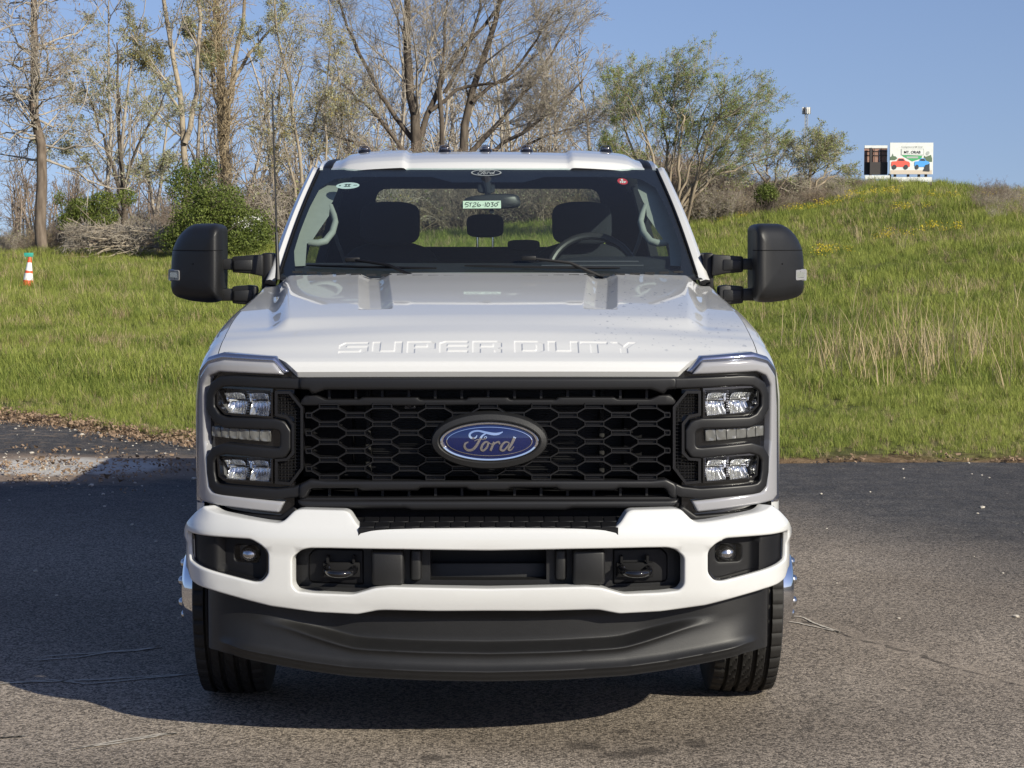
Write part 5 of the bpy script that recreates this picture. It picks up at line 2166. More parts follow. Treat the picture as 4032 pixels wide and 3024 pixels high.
def scatter(name, P, rot, scl, idx, coll, parent=None):
    me = bpy.data.meshes.new(name)
    n = len(P)
    me.vertices.add(n)
    me.vertices.foreach_set("co", np.asarray(P, np.float32).ravel())
    a = me.attributes.new("rot", 'FLOAT_VECTOR', 'POINT')
    a.data.foreach_set("vector", np.asarray(rot, np.float32).ravel())
    a = me.attributes.new("scl", 'FLOAT', 'POINT')
    a.data.foreach_set("value", np.asarray(scl, np.float32))
    a = me.attributes.new("idx", 'INT', 'POINT')
    a.data.foreach_set("value", np.asarray(idx, np.int32))
    o = bpy.data.objects.new(name, me)
    COL.objects.link(o)
    if parent:
        o.parent = parent
    ng = bpy.data.node_groups.new(name + "_nodes", 'GeometryNodeTree')
    ng.interface.new_socket(name="Geometry", in_out='INPUT', socket_type='NodeSocketGeometry')
    ng.interface.new_socket(name="Geometry", in_out='OUTPUT', socket_type='NodeSocketGeometry')
    N = ng.nodes.new
    gi, go = N("NodeGroupInput"), N("NodeGroupOutput")
    ip = N("GeometryNodeInstanceOnPoints")
    ci = N("GeometryNodeCollectionInfo")
    ci.inputs[0].default_value = coll
    ci.inputs[1].default_value = True
    ci.inputs[2].default_value = True
    ng.links.new(gi.outputs[0], ip.inputs["Points"])
    ng.links.new(ci.outputs[0], ip.inputs["Instance"])
    ip.inputs["Pick Instance"].default_value = True
    for nm, ty, sock in (("idx", 'INT', "Instance Index"), ("rot", 'FLOAT_VECTOR', "Rotation"), ("scl", 'FLOAT', "Scale")):
        na = N("GeometryNodeInputNamedAttribute")
        na.data_type = ty
        na.inputs["Name"].default_value = nm
        out = [s_ for s_ in na.outputs if s_.enabled and s_.name == "Attribute"][0]
        ng.links.new(out, ip.inputs[sock])
    ng.links.new(ip.outputs[0], go.inputs[0])
    md = o.modifiers.new("scatter", 'NODES')
    md.node_group = ng
    return o


def blades(n, h0, h1, spread, w, lean=.5, rng=RNG, curl=1.0):
    """one tuft: n grass blades as tapered bent strips"""
    th = rng.uniform(0, 2 * math.pi, n)
    r = spread * np.sqrt(rng.uniform(0, 1, n))
    ph = rng.uniform(0, 2 * math.pi, n)
    b = np.stack([r * np.cos(ph), r * np.sin(ph), np.full(n, -.01)], 1)
    d = np.stack([np.cos(th), np.sin(th)], 1)
    h = rng.uniform(h0, h1, n)
    ln = h * rng.uniform(.1, lean, n)
    side = np.stack([-d[:, 1], d[:, 0]], 1)
    ww = w * rng.uniform(.7, 1.3, n)
    V = np.zeros((n, 7, 3))
    for k, (f, wf) in enumerate(((0, 1), (.4, .9), (.75, .6))):
        c = b[:, :2] + d * (ln * f ** (1 + curl))[:, None]
        z = h * (f - .12 * curl * f ** 3)
        V[:, 2 * k, :2] = c + side * (ww * wf / 2)[:, None]
        V[:, 2 * k + 1, :2] = c - side * (ww * wf / 2)[:, None]
        V[:, 2 * k, 2] = V[:, 2 * k + 1, 2] = z - .01
    V[:, 6, :2] = b[:, :2] + d * ln[:, None]
    V[:, 6, 2] = h * (1 - .12 * curl)
    F3 = np.array([(0, 1, 3), (0, 3, 2), (2, 3, 5), (2, 5, 4), (4, 5, 6)])
    F = (np.arange(n)[:, None, None] * 7 + F3[None]).reshape(-1, 3)
    return V.reshape(-1, 3), F


# ---- grass
tufts = []
for k in range(7):
    V, F = blades(26, .07, .19, .10, .0055, .75)
    tufts.append(fastmesh("grass_tuft", V, F, "grass_blade", smooth=False))
for k in range(2):
    V, F = blades(16, .06, .20, .09, .0045, .9)
    tufts.append(fastmesh("grass_tuft", V, F, "dry_blade", smooth=False))
gcol = proto_collection("grass_tufts", tufts)


def frustum_pts(n, d0, d1, margin=1.5, power=1.0):
    d = d0 + (d1 - d0) * RNG.uniform(0, 1, n) ** power
    half = d * 2016 / FPX * margin + 1.0
    x = RNG.uniform(-1, 1, n) * half + d * math.tan(YAW)
    return x, d + CAM.y


parts_ = []
for n, d0, d1, s0, s1 in ((18500, 14.3, 22, .75, 1.15), (20500, 22, 36, .8, 1.35), (20000, 36, 58, 1.0, 1.8), (19000, 58, 88, 1.3, 2.4)):
    x, y = frustum_pts(n, d0, d1)
    d = y - edge_y(x)
    thin = hashn(x, y, 1.4, 5) * .6 + hashn(x, y, .5, 6) * .4
    ok = d > .10 + .50 * sstep(-2.5, -4.4, x) * hashn(x, y, .5, 9)
    ok &= RNG.uniform(0, 1, n) < np.clip(.25 + 1.6 * d / 1.2, 0, 1) * np.clip(.35 + thin * 1.3, 0, 1)
    ok &= ~((y > 72) & (x < 3) & (RNG.uniform(0, 1, n) < .7))
    x, y, thin, d = x[ok], y[ok], thin[ok], d[ok]
    s = RNG.uniform(s0, s1, len(x)) * (.45 + .95 * thin) * (.42 + .58 * sstep(0, np.where(x > 0, 9.0, 4.0), d)) * (.75 + .5 * hashn(x, y, 5.5, 15))
    parts_.append(np.stack([x, y, terrain(x, y), s, thin], 1))
Gp = np.concatenate(parts_)
n = len(Gp)
rot = np.stack([RNG.normal(0, .10, n), RNG.normal(0, .10, n), RNG.uniform(0, 6.283, n)], 1)
dryp = .11 + .45 * sstep(.60, .85, hashn(Gp[:, 0], Gp[:, 1], 2.6, 12)) * sstep(.35, .6, hashn(Gp[:, 0], Gp[:, 1], .7, 13)) + .35 * (1 - sstep(.0, .8, Gp[:, 1] - edge_y(Gp[:, 0])))
idx = np.where(RNG.uniform(0, 1, n) < dryp, 7 + RNG.integers(0, 2, n), RNG.integers(0, 7, n))
grass = scatter("grass", Gp[:, :3], rot, Gp[:, 3], idx, gcol)
tag(grass, "green spring grass covering the field and the hill", "grass", kind="stuff")

# ---- dry stalks on the slope
weeds = []
for k in range(5):
    V, F = blades(8, .30, .85, .16, .008, .55, curl=.8)
    weeds.append(fastmesh("dry_stalks", V, F, "dry_blade", smooth=False))
wcol = proto_collection("weed_tufts", weeds)
pts = []
for (cx, cy, rx, ry, m) in ((4.8, 17.5, 1.8, 2.2, 18), (7.8, 17.5, 1.7, 2.6, 120), (5.6, 19, 1.2, 2.0, 36), (7.5, 25, 4.5, 4, 30), (4.8, 21, 2.2, 3, 14), (-9, 45, 4, 5, 25), (12, 45, 5, 8, 25)):
    pts.append(np.stack([RNG.normal(cx, rx * .5, m), RNG.normal(cy, ry * .5, m)], 1))
Pw = np.concatenate(pts)
Pw = Pw[Pw[:, 1] > edge_y(Pw[:, 0]) + 1.2]
n = len(Pw)
wd = scatter("dry_weeds", np.stack([Pw[:, 0], Pw[:, 1], terrain(Pw[:, 0], Pw[:, 1])], 1), np.stack([RNG.normal(0, .15, n), RNG.normal(0.1, .15, n), RNG.uniform(0, 6.28, n)], 1), RNG.uniform(.6, 1.15, n), RNG.integers(0, 5, n), wcol)
tag(wd, "tan dry weed stalks standing in the grass on the slope", "weeds", kind="stuff")

# ---- wildflowers
fl = []
for k in range(3):
    n = 34
    c = np.stack([RNG.normal(0, .10, n), RNG.normal(0, .10, n), RNG.uniform(.22, .45, n)], 1)
    V = np.zeros((n, 4, 3))
    u_ = RNG.normal(0, 1, (n, 3))
    u_ /= np.linalg.norm(u_, axis=1)[:, None]
    v_ = np.cross(u_, RNG.normal(0, 1, (n, 3)))
    v_ /= np.linalg.norm(v_, axis=1)[:, None]
    for i, (a, b_) in enumerate(((-1, -1), (1, -1), (1, 1), (-1, 1))):
        V[:, i] = c + (u_ * a + v_ * b_) * .013
    fl.append(fastmesh("flower_heads", V.reshape(-1, 3), np.arange(4 * n).reshape(-1, 4), "flower_yellow", smooth=False))
fcol = proto_collection("flower_tufts", fl)
pts = []
for (px, py, Y, r_, m) in ((3490, 748, 63, .5, 12), (3400, 740, 63, .45, 6), (3190, 800, 58, .35, 9), (3300, 778, 59, .3, 5), (3512, 892, 46, .22, 6), (3600, 905, 46, .2, 2), (3680, 880, 48, .2, 3), (3290, 930, 42, .4, 4), (3225, 950, 41, .25, 3), (3545, 820, 54, .4, 5), (3690, 775, 58, .3, 5), (3950, 760, 58, .4, 4), (3750, 895, 47, .25, 3), (2900, 805, 58, .3, 3)):
    p = at(px, py, Y)
    pts.append(np.stack([RNG.normal(p.x, r_, m), RNG.normal(Y, r_ * .6, m)], 1))
Pf = np.concatenate(pts)
n = len(Pf)
wf = scatter("wildflowers", np.stack([Pf[:, 0], Pf[:, 1], terrain(Pf[:, 0], Pf[:, 1])], 1), np.stack([0 * Pf[:, 0], 0 * Pf[:, 0], RNG.uniform(0, 6.28, n)], 1), RNG.uniform(.55, 1.0, n), RNG.integers(0, 3, n), fcol)
tag(wf, "clumps of small yellow wildflowers on the grassy hill", "wildflowers", kind="stuff")

# ---- leaf litter, stones
lt = []
for k in range(4):
    n = 9
    c = np.stack([RNG.uniform(-.09, .09, n), RNG.uniform(-.09, .09, n), RNG.uniform(.004, .02, n)], 1)
    V = np.zeros((n, 4, 3))
    th = RNG.uniform(0, 6.28, n)
    s_ = RNG.uniform(.006, .017, n)
    for i, (a, b_) in enumerate(((-1, -.5), (1, -.5), (1, .5), (-1, .5))):
        V[:, i, 0] = c[:, 0] + s_ * (a * np.cos(th) - b_ * np.sin(th))
        V[:, i, 1] = c[:, 1] + s_ * (a * np.sin(th) + b_ * np.cos(th))
        V[:, i, 2] = c[:, 2] + RNG.uniform(-.004, .022, n)
    lt.append(fastmesh("litter_leaves", V.reshape(-1, 3), np.arange(4 * n).reshape(-1, 4), "leaf_litter", smooth=False))
lcol = proto_collection("litter_tufts", lt)
xl = np.concatenate([RNG.uniform(-7, -2.2, 420), RNG.uniform(-2.5, 10, 130), RNG.normal(-3.9, 1.1, 240)])
yl = np.concatenate([edge_y(xl[:420]) + RNG.normal(.05, .28, 420), edge_y(xl[420:550]) + RNG.normal(.03, .10, 130), RNG.normal(8.1, .55, 240)])
ok = ~((xl > -1.2) & (yl < 7.5))
xl, yl = xl[ok], yl[ok]
n = len(xl)
zl = np.maximum(terrain(xl, yl), np.where(yl < edge_y(xl) - .03, .001, -1))
li = scatter("leaf_litter", np.stack([xl, yl, zl], 1), np.stack([0 * xl, 0 * xl, RNG.uniform(0, 6.28, n)], 1), RNG.uniform(.7, 1.4, n), RNG.integers(0, 4, n), lcol)
tag(li, "brown fallen leaves along the edge of the asphalt", "leaf litter", kind="stuff")
simple("stone_pale", (.46, .42, .36), .85, noise=(30, .3))
stn = []
for k in range(4):
    bm = bmesh.new()
    bmesh.ops.create_icosphere(bm, subdivisions=1, radius=1)
    for v in bm.verts:
        v.co *= random.uniform(.7, 1.2)
        v.co.z *= .55
    me = bpy.data.meshes.new("stone")
    bm.to_mesh(me)
    bm.free()
    stn.append(link("stone", me, "stone_pale"))
scol = proto_collection("stone_kinds", stn)
xs1 = np.concatenate([RNG.uniform(-6.5, -2.0, 260), RNG.normal(-3.5, .9, 420), RNG.uniform(-6, 5, 240)])
ys1 = np.concatenate([edge_y(xs1[:260]) - np.abs(RNG.normal(.1, .35, 260)), RNG.normal(8.2, .6, 420), RNG.uniform(2, 10, 240)])
ok = (ys1 < edge_y(xs1) - .05)
xs1, ys1 = xs1[ok], ys1[ok]
n = len(xs1)
sc_ = np.exp(RNG.normal(-4.9, .5, n))
gv = scatter("gravel", np.stack([xs1, ys1, .3 * sc_], 1), np.stack([0 * xs1, 0 * xs1, RNG.uniform(0, 6.28, n)], 1), sc_, RNG.integers(0, 4, n), scol)
tag(gv, "loose pale gravel and stone dust scattered on the asphalt", "gravel", kind="stuff")


# ------------------------------------------------------------------ trees
def unit(v):
    return v / np.maximum(np.linalg.norm(v, axis=-1, keepdims=True), 1e-9)


def along(P, t):
    """points, tangents on polylines P (N,S,3) at t (N,)"""
    S_ = P.shape[1] - 1
    f = np.clip(t * S_, 0, S_ - 1e-4)
    i = f.astype(int)
    r_ = np.arange(len(P))
    a, b = P[r_, i], P[r_, i + 1]
    return a + (b - a) * (f - i)[:, None], unit(b - a), f


def grow(P, Rd, nper, tr=(.3, 1.0), ang=(35, 65), lr=.5, segs=5, jit=.15, trop=.05, rk=.6, rmin=.004, wind=None, lmin=.15, lpow=.6):
    N = len(P)
    L = np.linalg.norm(np.diff(P, axis=1), axis=2).sum(1)
    k = RNG.poisson(np.clip(nper * np.ones(N), 0, None)) if not hasattr(nper, '__len__') else RNG.poisson(nper)
    idx = np.repeat(np.arange(N), k)
    M = len(idx)
    t = RNG.uniform(tr[0], tr[1], M)
    p, td, f = along(P[idx], t)
    rr = Rd[idx]
    fi = f.astype(int)
    r0 = rr[np.arange(M), fi] * rk * RNG.uniform(.6, 1.0, M)
    w = unit(np.cross(td, unit(RNG.normal(0, 1, (M, 3)))))
    an = np.radians(RNG.uniform(ang[0], ang[1], M))
    d = unit(td * np.cos(an)[:, None] + w * np.sin(an)[:, None])
    ln = np.maximum(L[idx] * lr * (1.15 - lpow * t) * RNG.uniform(.6, 1.3, M), lmin)
    up = np.array([0, 0, 1.0])
    Q = np.zeros((M, segs + 1, 3))
    Q[:, 0] = p
    for s_ in range(segs):
        d = d + RNG.normal(0, jit, (M, 3)) + up * trop
        if wind is not None:
            d = d + np.array(wind)
        d = unit(d)
        Q[:, s_ + 1] = Q[:, s_] + d * (ln / segs)[:, None]
    tp = np.linspace(1, .25, segs + 1)
    RR = np.maximum(r0[:, None] * tp[None], rmin)
    return Q, RR


def tubes(P, Rd, k=3):
    N, S_, _ = P.shape
    T = np.zeros_like(P)
    T[:, 1:-1] = P[:, 2:] - P[:, :-2]
    T[:, 0] = P[:, 1] - P[:, 0]
    T[:, -1] = P[:, -1] - P[:, -2]
    T = unit(T)
    ref = np.zeros((N, 1, 3))
    m = unit(T.mean(1))
    ref[:, 0] = np.where(np.abs(m[:, 2:3]) > .85, np.array([[1., 0, 0]]), np.array([[0, 0, 1.]]))
    A = unit(np.cross(T, np.broadcast_to(ref, T.shape)))
    B = np.cross(T, A)
    a = np.arange(k) * 2 * math.pi / k
    V = P[:, :, None] + Rd[:, :, None, None] * (A[:, :, None] * np.cos(a)[None, None, :, None] + B[:, :, None] * np.sin(a)[None, None, :, None])
    V = V.reshape(-1, 3)
    n_, s_, c_ = np.meshgrid(np.arange(N), np.arange(S_ - 1), np.arange(k), indexing='ij')
    b0 = n_ * S_ * k + s_ * k
    c2 = (c_ + 1) % k
    F = np.stack([b0 + c_, b0 + c2, b0 + k + c2, b0 + k + c_], -1).reshape(-1, 4)
    return V, F


def join(parts):
    V, F, o = [], [], 0
    for v, f in parts:
        V.append(v)
        F.append(f + o)
        o += len(v)
    return np.concatenate(V), np.concatenate(F)


def stems_px(stems, Y, segs=10, dy=1.0, wob=.05):
    """stems: list of (pixel path in the 2212 px wide view, width start, width end) -> polylines at depth Y"""
    P, Rr = [], []
    for path, w0, w1 in stems:
        pts = smooth_path(path, 5)
        pts = np.array([pts[int(round(i))] for i in np.linspace(0, len(pts) - 1, segs + 1)])
        yy = Y + np.linspace(0, RNG.uniform(-dy, dy), segs + 1)
        q = np.array([tuple(at(x * 1.8228, y * 1.8228, c)) for (x, y), c in zip(pts, yy)])
        q[1:] += RNG.normal(0, wob, (segs, 3))
        k = (Y - CAM.y) / (FPX / 1.8228) / 2
        P.append(q)
        Rr.append(np.linspace(w0 * k, w1 * k, segs + 1))
    return np.array(P), np.array(Rr)


def leaves_on(P, n, size, spread=.05):
    """n leaves hung along polylines P"""
    i = RNG.integers(0, len(P), n)
    p, td, _ = along(P[i], RNG.uniform(.2, 1, n))
    p = p + RNG.normal(0, spread, (n, 3))
    u_ = unit(RNG.normal(0, 1, (n, 3)))
    v_ = unit(np.cross(u_, RNG.normal(0, 1, (n, 3))))
    s = size * RNG.uniform(.6, 1.4, n)
    V = np.zeros((n, 4, 3))
    V[:, 0] = p - u_ * s[:, None]
    V[:, 1] = p + v_ * (.5 * s)[:, None]
    V[:, 2] = p + u_ * s[:, None]
    V[:, 3] = p - v_ * (.5 * s)[:, None]
    return V.reshape(-1, 3), np.arange(4 * n).reshape(-1, 4)


def tree(name, label, stems, Y, levels, leaf, mats, group=None, cat="tree", ground=True, wob=.05, dy=1.0):
    P, Rr = stems_px(stems, Y, dy=dy, wob=wob)
    base = P[0, 0].copy()
    gz = float(terrain(base[0], base[1]))
    if ground:
        for i in range(len(P)):
            if P[i, 0, 2] - gz < 1.2:
                P[i, 0, 2] = gz - .1
    base[2] = gz
    root = empty(name, tuple(base))
    tag(root, label, cat, group)
    trunkV, trunkF = tubes(P, Rr, 9)
    fastmesh("trunk", trunkV - base, trunkF, mats[0], root)
    cur, cr = P, Rr
    acc = []
    k = 6
    lv = []
    for prm in levels:
        cur, cr = grow(cur, cr, **prm)
        acc.append(tubes(cur, cr, k))
        lv.append(cur)
        k = max(3, k - 1)
        if k == 5:
            k = 4
    V, F = join(acc)
    fastmesh("branches", V - base, F, mats[1], root)
    if leaf:
        parts = []
        for (lvl, n, size, spread, mat) in leaf:
            V, F = leaves_on(lv[lvl], n, size, spread)
            fastmesh("foliage", V - base, F, mat, root)
    return root


SK = 4250.0
# tall single trunk with crooked limbs, far left
tree("tall_tree", "tall straight trunk with crooked bare limbs at the left edge of the trees",
     [([(92, 548), (88, 400), (80, 250), (74, 100), (72, -60), (70, -220)], 27, 8)], 72,
     [dict(nper=92, tr=(.26, 1), ang=(55, 100), lr=.24, segs=8, jit=.30, trop=.06, rk=.32, lpow=.35),
      dict(nper=7, tr=(.2, 1), ang=(30, 80), lr=.5, segs=6, jit=.32, trop=.04, rk=.6, rmin=.010),
      dict(nper=6, tr=(.2, 1), ang=(30, 80), lr=.5, segs=5, jit=.35, trop=.0, rk=.6, rmin=.006)],
     [(2, 900, .06, .05, "leaf_litter")], ("bark_grey", "twig_grey"))
tree("slender_tree", "slender tree with thin dark stems and first pale leaves left of the pale forked trunk",
     [([(268, 545), (265, 430), (262, 330), (255, 200), (250, 90)], 14, 3), ([(265, 440), (238, 340), (212, 260), (180, 170)], 9, 2), ([(266, 420), (292, 330), (335, 250), (360, 200)], 8, 2), ([(266, 470), (225, 400), (170, 330), (130, 290)], 7, 2), ([(266, 440), (310, 390), (350, 350)], 6, 2)], 76,
     [dict(nper=13, tr=(.25, 1), ang=(25, 60), lr=.42, segs=6, jit=.16, trop=.07, rk=.5, rmin=.008),
      dict(nper=8, tr=(.15, 1), ang=(25, 65), lr=.45, segs=5, jit=.20, trop=.05, rk=.6, rmin=.006),
      dict(nper=5, tr=(.2, 1), ang=(25, 65), lr=.45, segs=4, jit=.22, trop=.0, rk=.6, rmin=.005)],
     [(2, 11000, .042, .07, "leaf_pale"), (2, 3500, .042, .08, "leaf_spring")], ("bark_dark", "twig_grey"))
tree("forked_tree", "tall pale trunk that forks above the green bush",
     [([(404, 545), (401, 420), (398, 310), (385, 200), (368, 80), (340, -60), (330, -150)], 17, 6), ([(399, 310), (418, 220), (430, 100), (428, -60), (430, -150)], 13, 5), ([(395, 250), (350, 180), (310, 120), (270, 60)], 7, 2)], 79,
     [dict(nper=15, tr=(.3, 1), ang=(25, 65), lr=.30, segs=6, jit=.16, trop=.08, rk=.5, rmin=.009),
      dict(nper=9, tr=(.15, 1), ang=(25, 65), lr=.5, segs=5, jit=.2, trop=.05, rk=.6, rmin=.006),
      dict(nper=5, tr=(.2, 1), ang=(25, 70), lr=.45, segs=4, jit=.22, trop=0, rk=.6, rmin=.005)],
     [(2, 11000, .042, .07, "leaf_pale"), (2, 4500, .045, .08, "leaf_yellow")], ("bark_pale", "twig_grey"))
tree("vine_tree", "thick trunk wrapped in tan vines behind the green bush",
     [([(494, 545), (490, 420), (482, 280), (478, 150), (470, 20), (466, -150)], 28, 12), ([(484, 290), (505, 150), (522, 40), (535, -100)], 14, 5), ([(482, 220), (530, 130), (580, 70), (640, 20)], 10, 3), ([(480, 180), (440, 110), (400, 40)], 8, 3)], 82,
     [dict(nper=16, tr=(.25, 1), ang=(30, 75), lr=.28, segs=6, jit=.18, trop=.05, rk=.4, rmin=.009),
      dict(nper=9, tr=(.15, 1), ang=(25, 65), lr=.5, segs=5, jit=.2, trop=.04, rk=.6, rmin=.006),
      dict(nper=5, tr=(.2, 1), ang=(25, 70), lr=.45, segs=4, jit=.24, trop=0, rk=.6, rmin=.005)],
     [(2, 10000, .042, .07, "leaf_pale"), (2, 4500, .042, .08, "leaf_spring"), (0, 1200, .045, .10, "leaf_yellow")], ("bark_tan", "twig_grey"))
tv = bpy.data.objects["vine_tree"]
Pv, Rv = stems_px([([(494, 545), (490, 420), (482, 280), (478, 150), (470, 20), (466, -150)], 36, 14)], 82)
Pg, Rg = grow(Pv, Rv * .5, 260, tr=(.03, .8), ang=(5, 60), lr=.13, segs=6, jit=.35, trop=.10, rk=.12, rmin=.014, lpow=.2)
Pg = Pg + RNG.normal(0, .20, (len(Pg), 1, 3))
Pg2, Rg2 = grow(Pg, Rg, 5, ang=(20, 90), lr=.5, segs=4, jit=.4, trop=-.05, rk=.6, rmin=.007)
V, F = join([tubes(Pg, Rg, 4), tubes(Pg2, Rg2, 3)])
fastmesh("vines", V - np.array(tv.location), F, "vine_tan", tv)
tree("sapling_group", "cluster of thin pale saplings between the vine trunk and the big bare tree",
     [([(662, 545), (650, 380), (640, 300), (622, 180), (600, 60), (590, -60)], 9, 3), ([(668, 545), (668, 400), (672, 320), (692, 230), (740, 150)], 9, 2), ([(645, 545), (640, 400), (620, 330), (605, 250), (610, 150), (640, 30)], 7, 2), ([(700, 545), (705, 380), (700, 250), (715, 100), (705, -40)], 6, 2), ([(730, 545), (728, 380), (740, 240), (720, 100)], 5, 2), ([(585, 545), (590, 400), (575, 300), (560, 200)], 5, 2)], 76,
     [dict(nper=14, tr=(.25, 1), ang=(15, 45), lr=.26, segs=6, jit=.13, trop=.1, rk=.5, rmin=.007),
      dict(nper=8, tr=(.15, 1), ang=(20, 55), lr=.5, segs=5, jit=.16, trop=.06, rk=.6, rmin=.005),
      dict(nper=3, tr=(.2, 1), ang=(25, 60), lr=.45, segs=4, jit=.2, trop=0, rk=.6, rmin=.004)],
     [(2, 8000, .042, .07, "leaf_pale"), (2, 3500, .045, .08, "leaf_yellow")], ("bark_pale", "twig_grey"))
tree("bare_tree", "big spreading bare tree with several grey trunks behind the cab roof",
     [([(896, 560), (898, 330), (890, 200), (880, 60), (885, -100), (890, -200)], 26, 8), ([(899, 330), (930, 230), (985, 120), (1060, 40), (1110, -60)], 15, 4), ([(950, 560), (956, 330), (950, 220), (962, 120), (965, 0)], 14, 4),
      ([(1000, 560), (1000, 340), (1010, 240), (1050, 120), (1080, 0), (1090, -120)], 23, 6), ([(1004, 345), (1080, 260), (1160, 160), (1230, 50)], 13, 3), ([(1008, 350), (1110, 300), (1200, 230), (1262, 170)], 11, 3), ([(1005, 380), (1100, 330), (1200, 290), (1290, 255)], 9, 2),
      ([(892, 350), (830, 270), (760, 200), (690, 150)], 10, 3), ([(890, 300), (810, 180), (750, 60), (720, -40)], 11, 3), ([(888, 390), (810, 330), (730, 290), (650, 265)], 10, 2), ([(930, 240), (1000, 190), (1090, 175), (1170, 110)], 9, 3), ([(960, 200), (1010, 100), (1040, 0), (1045, -80)], 9, 3), ([(1020, 220), (1130, 130), (1200, 20)], 9, 3)], 90,
     [dict(nper=15, tr=(.25, 1), ang=(25, 55), lr=.42, segs=7, jit=.12, trop=.04, rk=.36, rmin=.012, lpow=.5),
      dict(nper=10, tr=(.15, 1), ang=(25, 55), lr=.50, segs=5, jit=.14, trop=.03, rk=.55, rmin=.008),
      dict(nper=12, tr=(.1, 1), ang=(25, 60), lr=.55, segs=4, jit=.16, trop=.02, rk=.6, rmin=.006)],
     [(2, 12000, .034, .04, "leaf_pale")], ("bark_dark", "twig_grey"))
tree("leafy_tree", "wind-swept tree with fresh green leaves right of the cab roof",
     [([(1430, 470), (1415, 360), (1385, 270), (1350, 200)], 8, 2), ([(1445, 470), (1442, 340), (1425, 240), (1410, 190)], 8, 2), ([(1465, 475), (1468, 340), (1478, 240), (1500, 190)], 8, 2), ([(1455, 475), (1510, 380), (1575, 300), (1628, 222)], 8, 2), ([(1460, 465), (1530, 395), (1600, 360), (1680, 330)], 7, 2), ([(1415, 460), (1375, 350), (1345, 260), (1325, 230)], 7, 2), ([(1480, 470), (1530, 320), (1555, 230), (1565, 190)], 7, 2), ([(1400, 470), (1340, 400), (1300, 330)], 6, 2), ([(1440, 465), (1460, 300), (1455, 190)], 6, 2), ([(1450, 470), (1500, 340), (1530, 260), (1600, 250)], 6, 2), ([(1425, 470), (1400, 400), (1360, 380), (1320, 300)], 6, 2), ([(1470, 470), (1490, 420), (1560, 370), (1610, 290)], 6, 2), ([(1435, 470), (1400, 330), (1400, 240), (1385, 200)], 6, 2), ([(1455, 470), (1500, 400), (1510, 300), (1530, 210)], 6, 2)], 62,
     [dict(nper=13, tr=(.25, 1), ang=(15, 50), lr=.42, segs=6, jit=.10, trop=.05, rk=.5, rmin=.007, wind=(.05, 0, .02)),
      dict(nper=7, tr=(.15, 1), ang=(20, 55), lr=.5, segs=5, jit=.15, trop=.02, rk=.6, rmin=.005, wind=(.07, 0, 0)),
      dict(nper=6, tr=(.2, 1), ang=(20, 50), lr=.55, segs=4, jit=.14, trop=0.02, rk=.6, rmin=.004, wind=(.05, 0, 0))],
     [(2, 52000, .024, .04, "leaf_fresh"), (1, 12000, .026, .05, "leaf_spring"), (2, 9000, .024, .035, "leaf_yellow")], ("bark_tan", "twig_grey"))
tree("grey_shrub", "greyish budding shrub on the hill between the leafy tree and the radio mast",
     [([(1655, 425), (1640, 370), (1610, 320)], 6, 1.5), ([(1660, 425), (1655, 360), (1650, 310)], 6, 1.5), ([(1665, 425), (1680, 360), (1700, 325)], 6, 1.5), ([(1650, 425), (1620, 390), (1590, 360)], 5, 1.5), ([(1668, 425), (1700, 380), (1715, 350)], 5, 1.5)], 64,
     [dict(nper=10, tr=(.2, 1), ang=(15, 50), lr=.45, segs=5, jit=.14, trop=.05, rk=.5, rmin=.006),
      dict(nper=7, tr=(.15, 1), ang=(20, 60), lr=.5, segs=4, jit=.18, trop=.03, rk=.6, rmin=.005),
      dict(nper=4, tr=(.2, 1), ang=(20, 60), lr=.5, segs=3, jit=.2, trop=0, rk=.6, rmin=.004)],
     [(2, 4500, .030, .04, "leaf_pale")], ("bark_grey", "twig_grey"), cat="shrub")
tree("leaning_shrub", "leaning shrub with green tips beside the radio mast on the hill crest",
     [([(1745, 405), (1755, 360), (1785, 305)], 6, 1.5), ([(1750, 405), (1735, 360), (1725, 325)], 5, 1.5), ([(1755, 405), (1790, 360), (1815, 330)], 5, 1.5), ([(1758, 405), (1800, 380), (1828, 358)], 5, 1.5), ([(1745, 405), (1765, 350), (1760, 310)], 5, 1.5)], 65,
     [dict(nper=11, tr=(.2, 1), ang=(12, 45), lr=.45, segs=5, jit=.12, trop=.03, rk=.5, rmin=.006, wind=(.08, 0, 0)),
      dict(nper=7, tr=(.15, 1), ang=(20, 55), lr=.5, segs=4, jit=.15, trop=.03, rk=.6, rmin=.005, wind=(.06, 0, 0)),
      dict(nper=4, tr=(.2, 1), ang=(20, 55), lr=.5, segs=3, jit=.2, trop=0, rk=.6, rmin=.004)],
     [(2, 7000, .030, .04, "leaf_spring"), (1, 1500, .03, .05, "leaf_fresh")], ("bark_tan", "twig_grey"), cat="shrub")

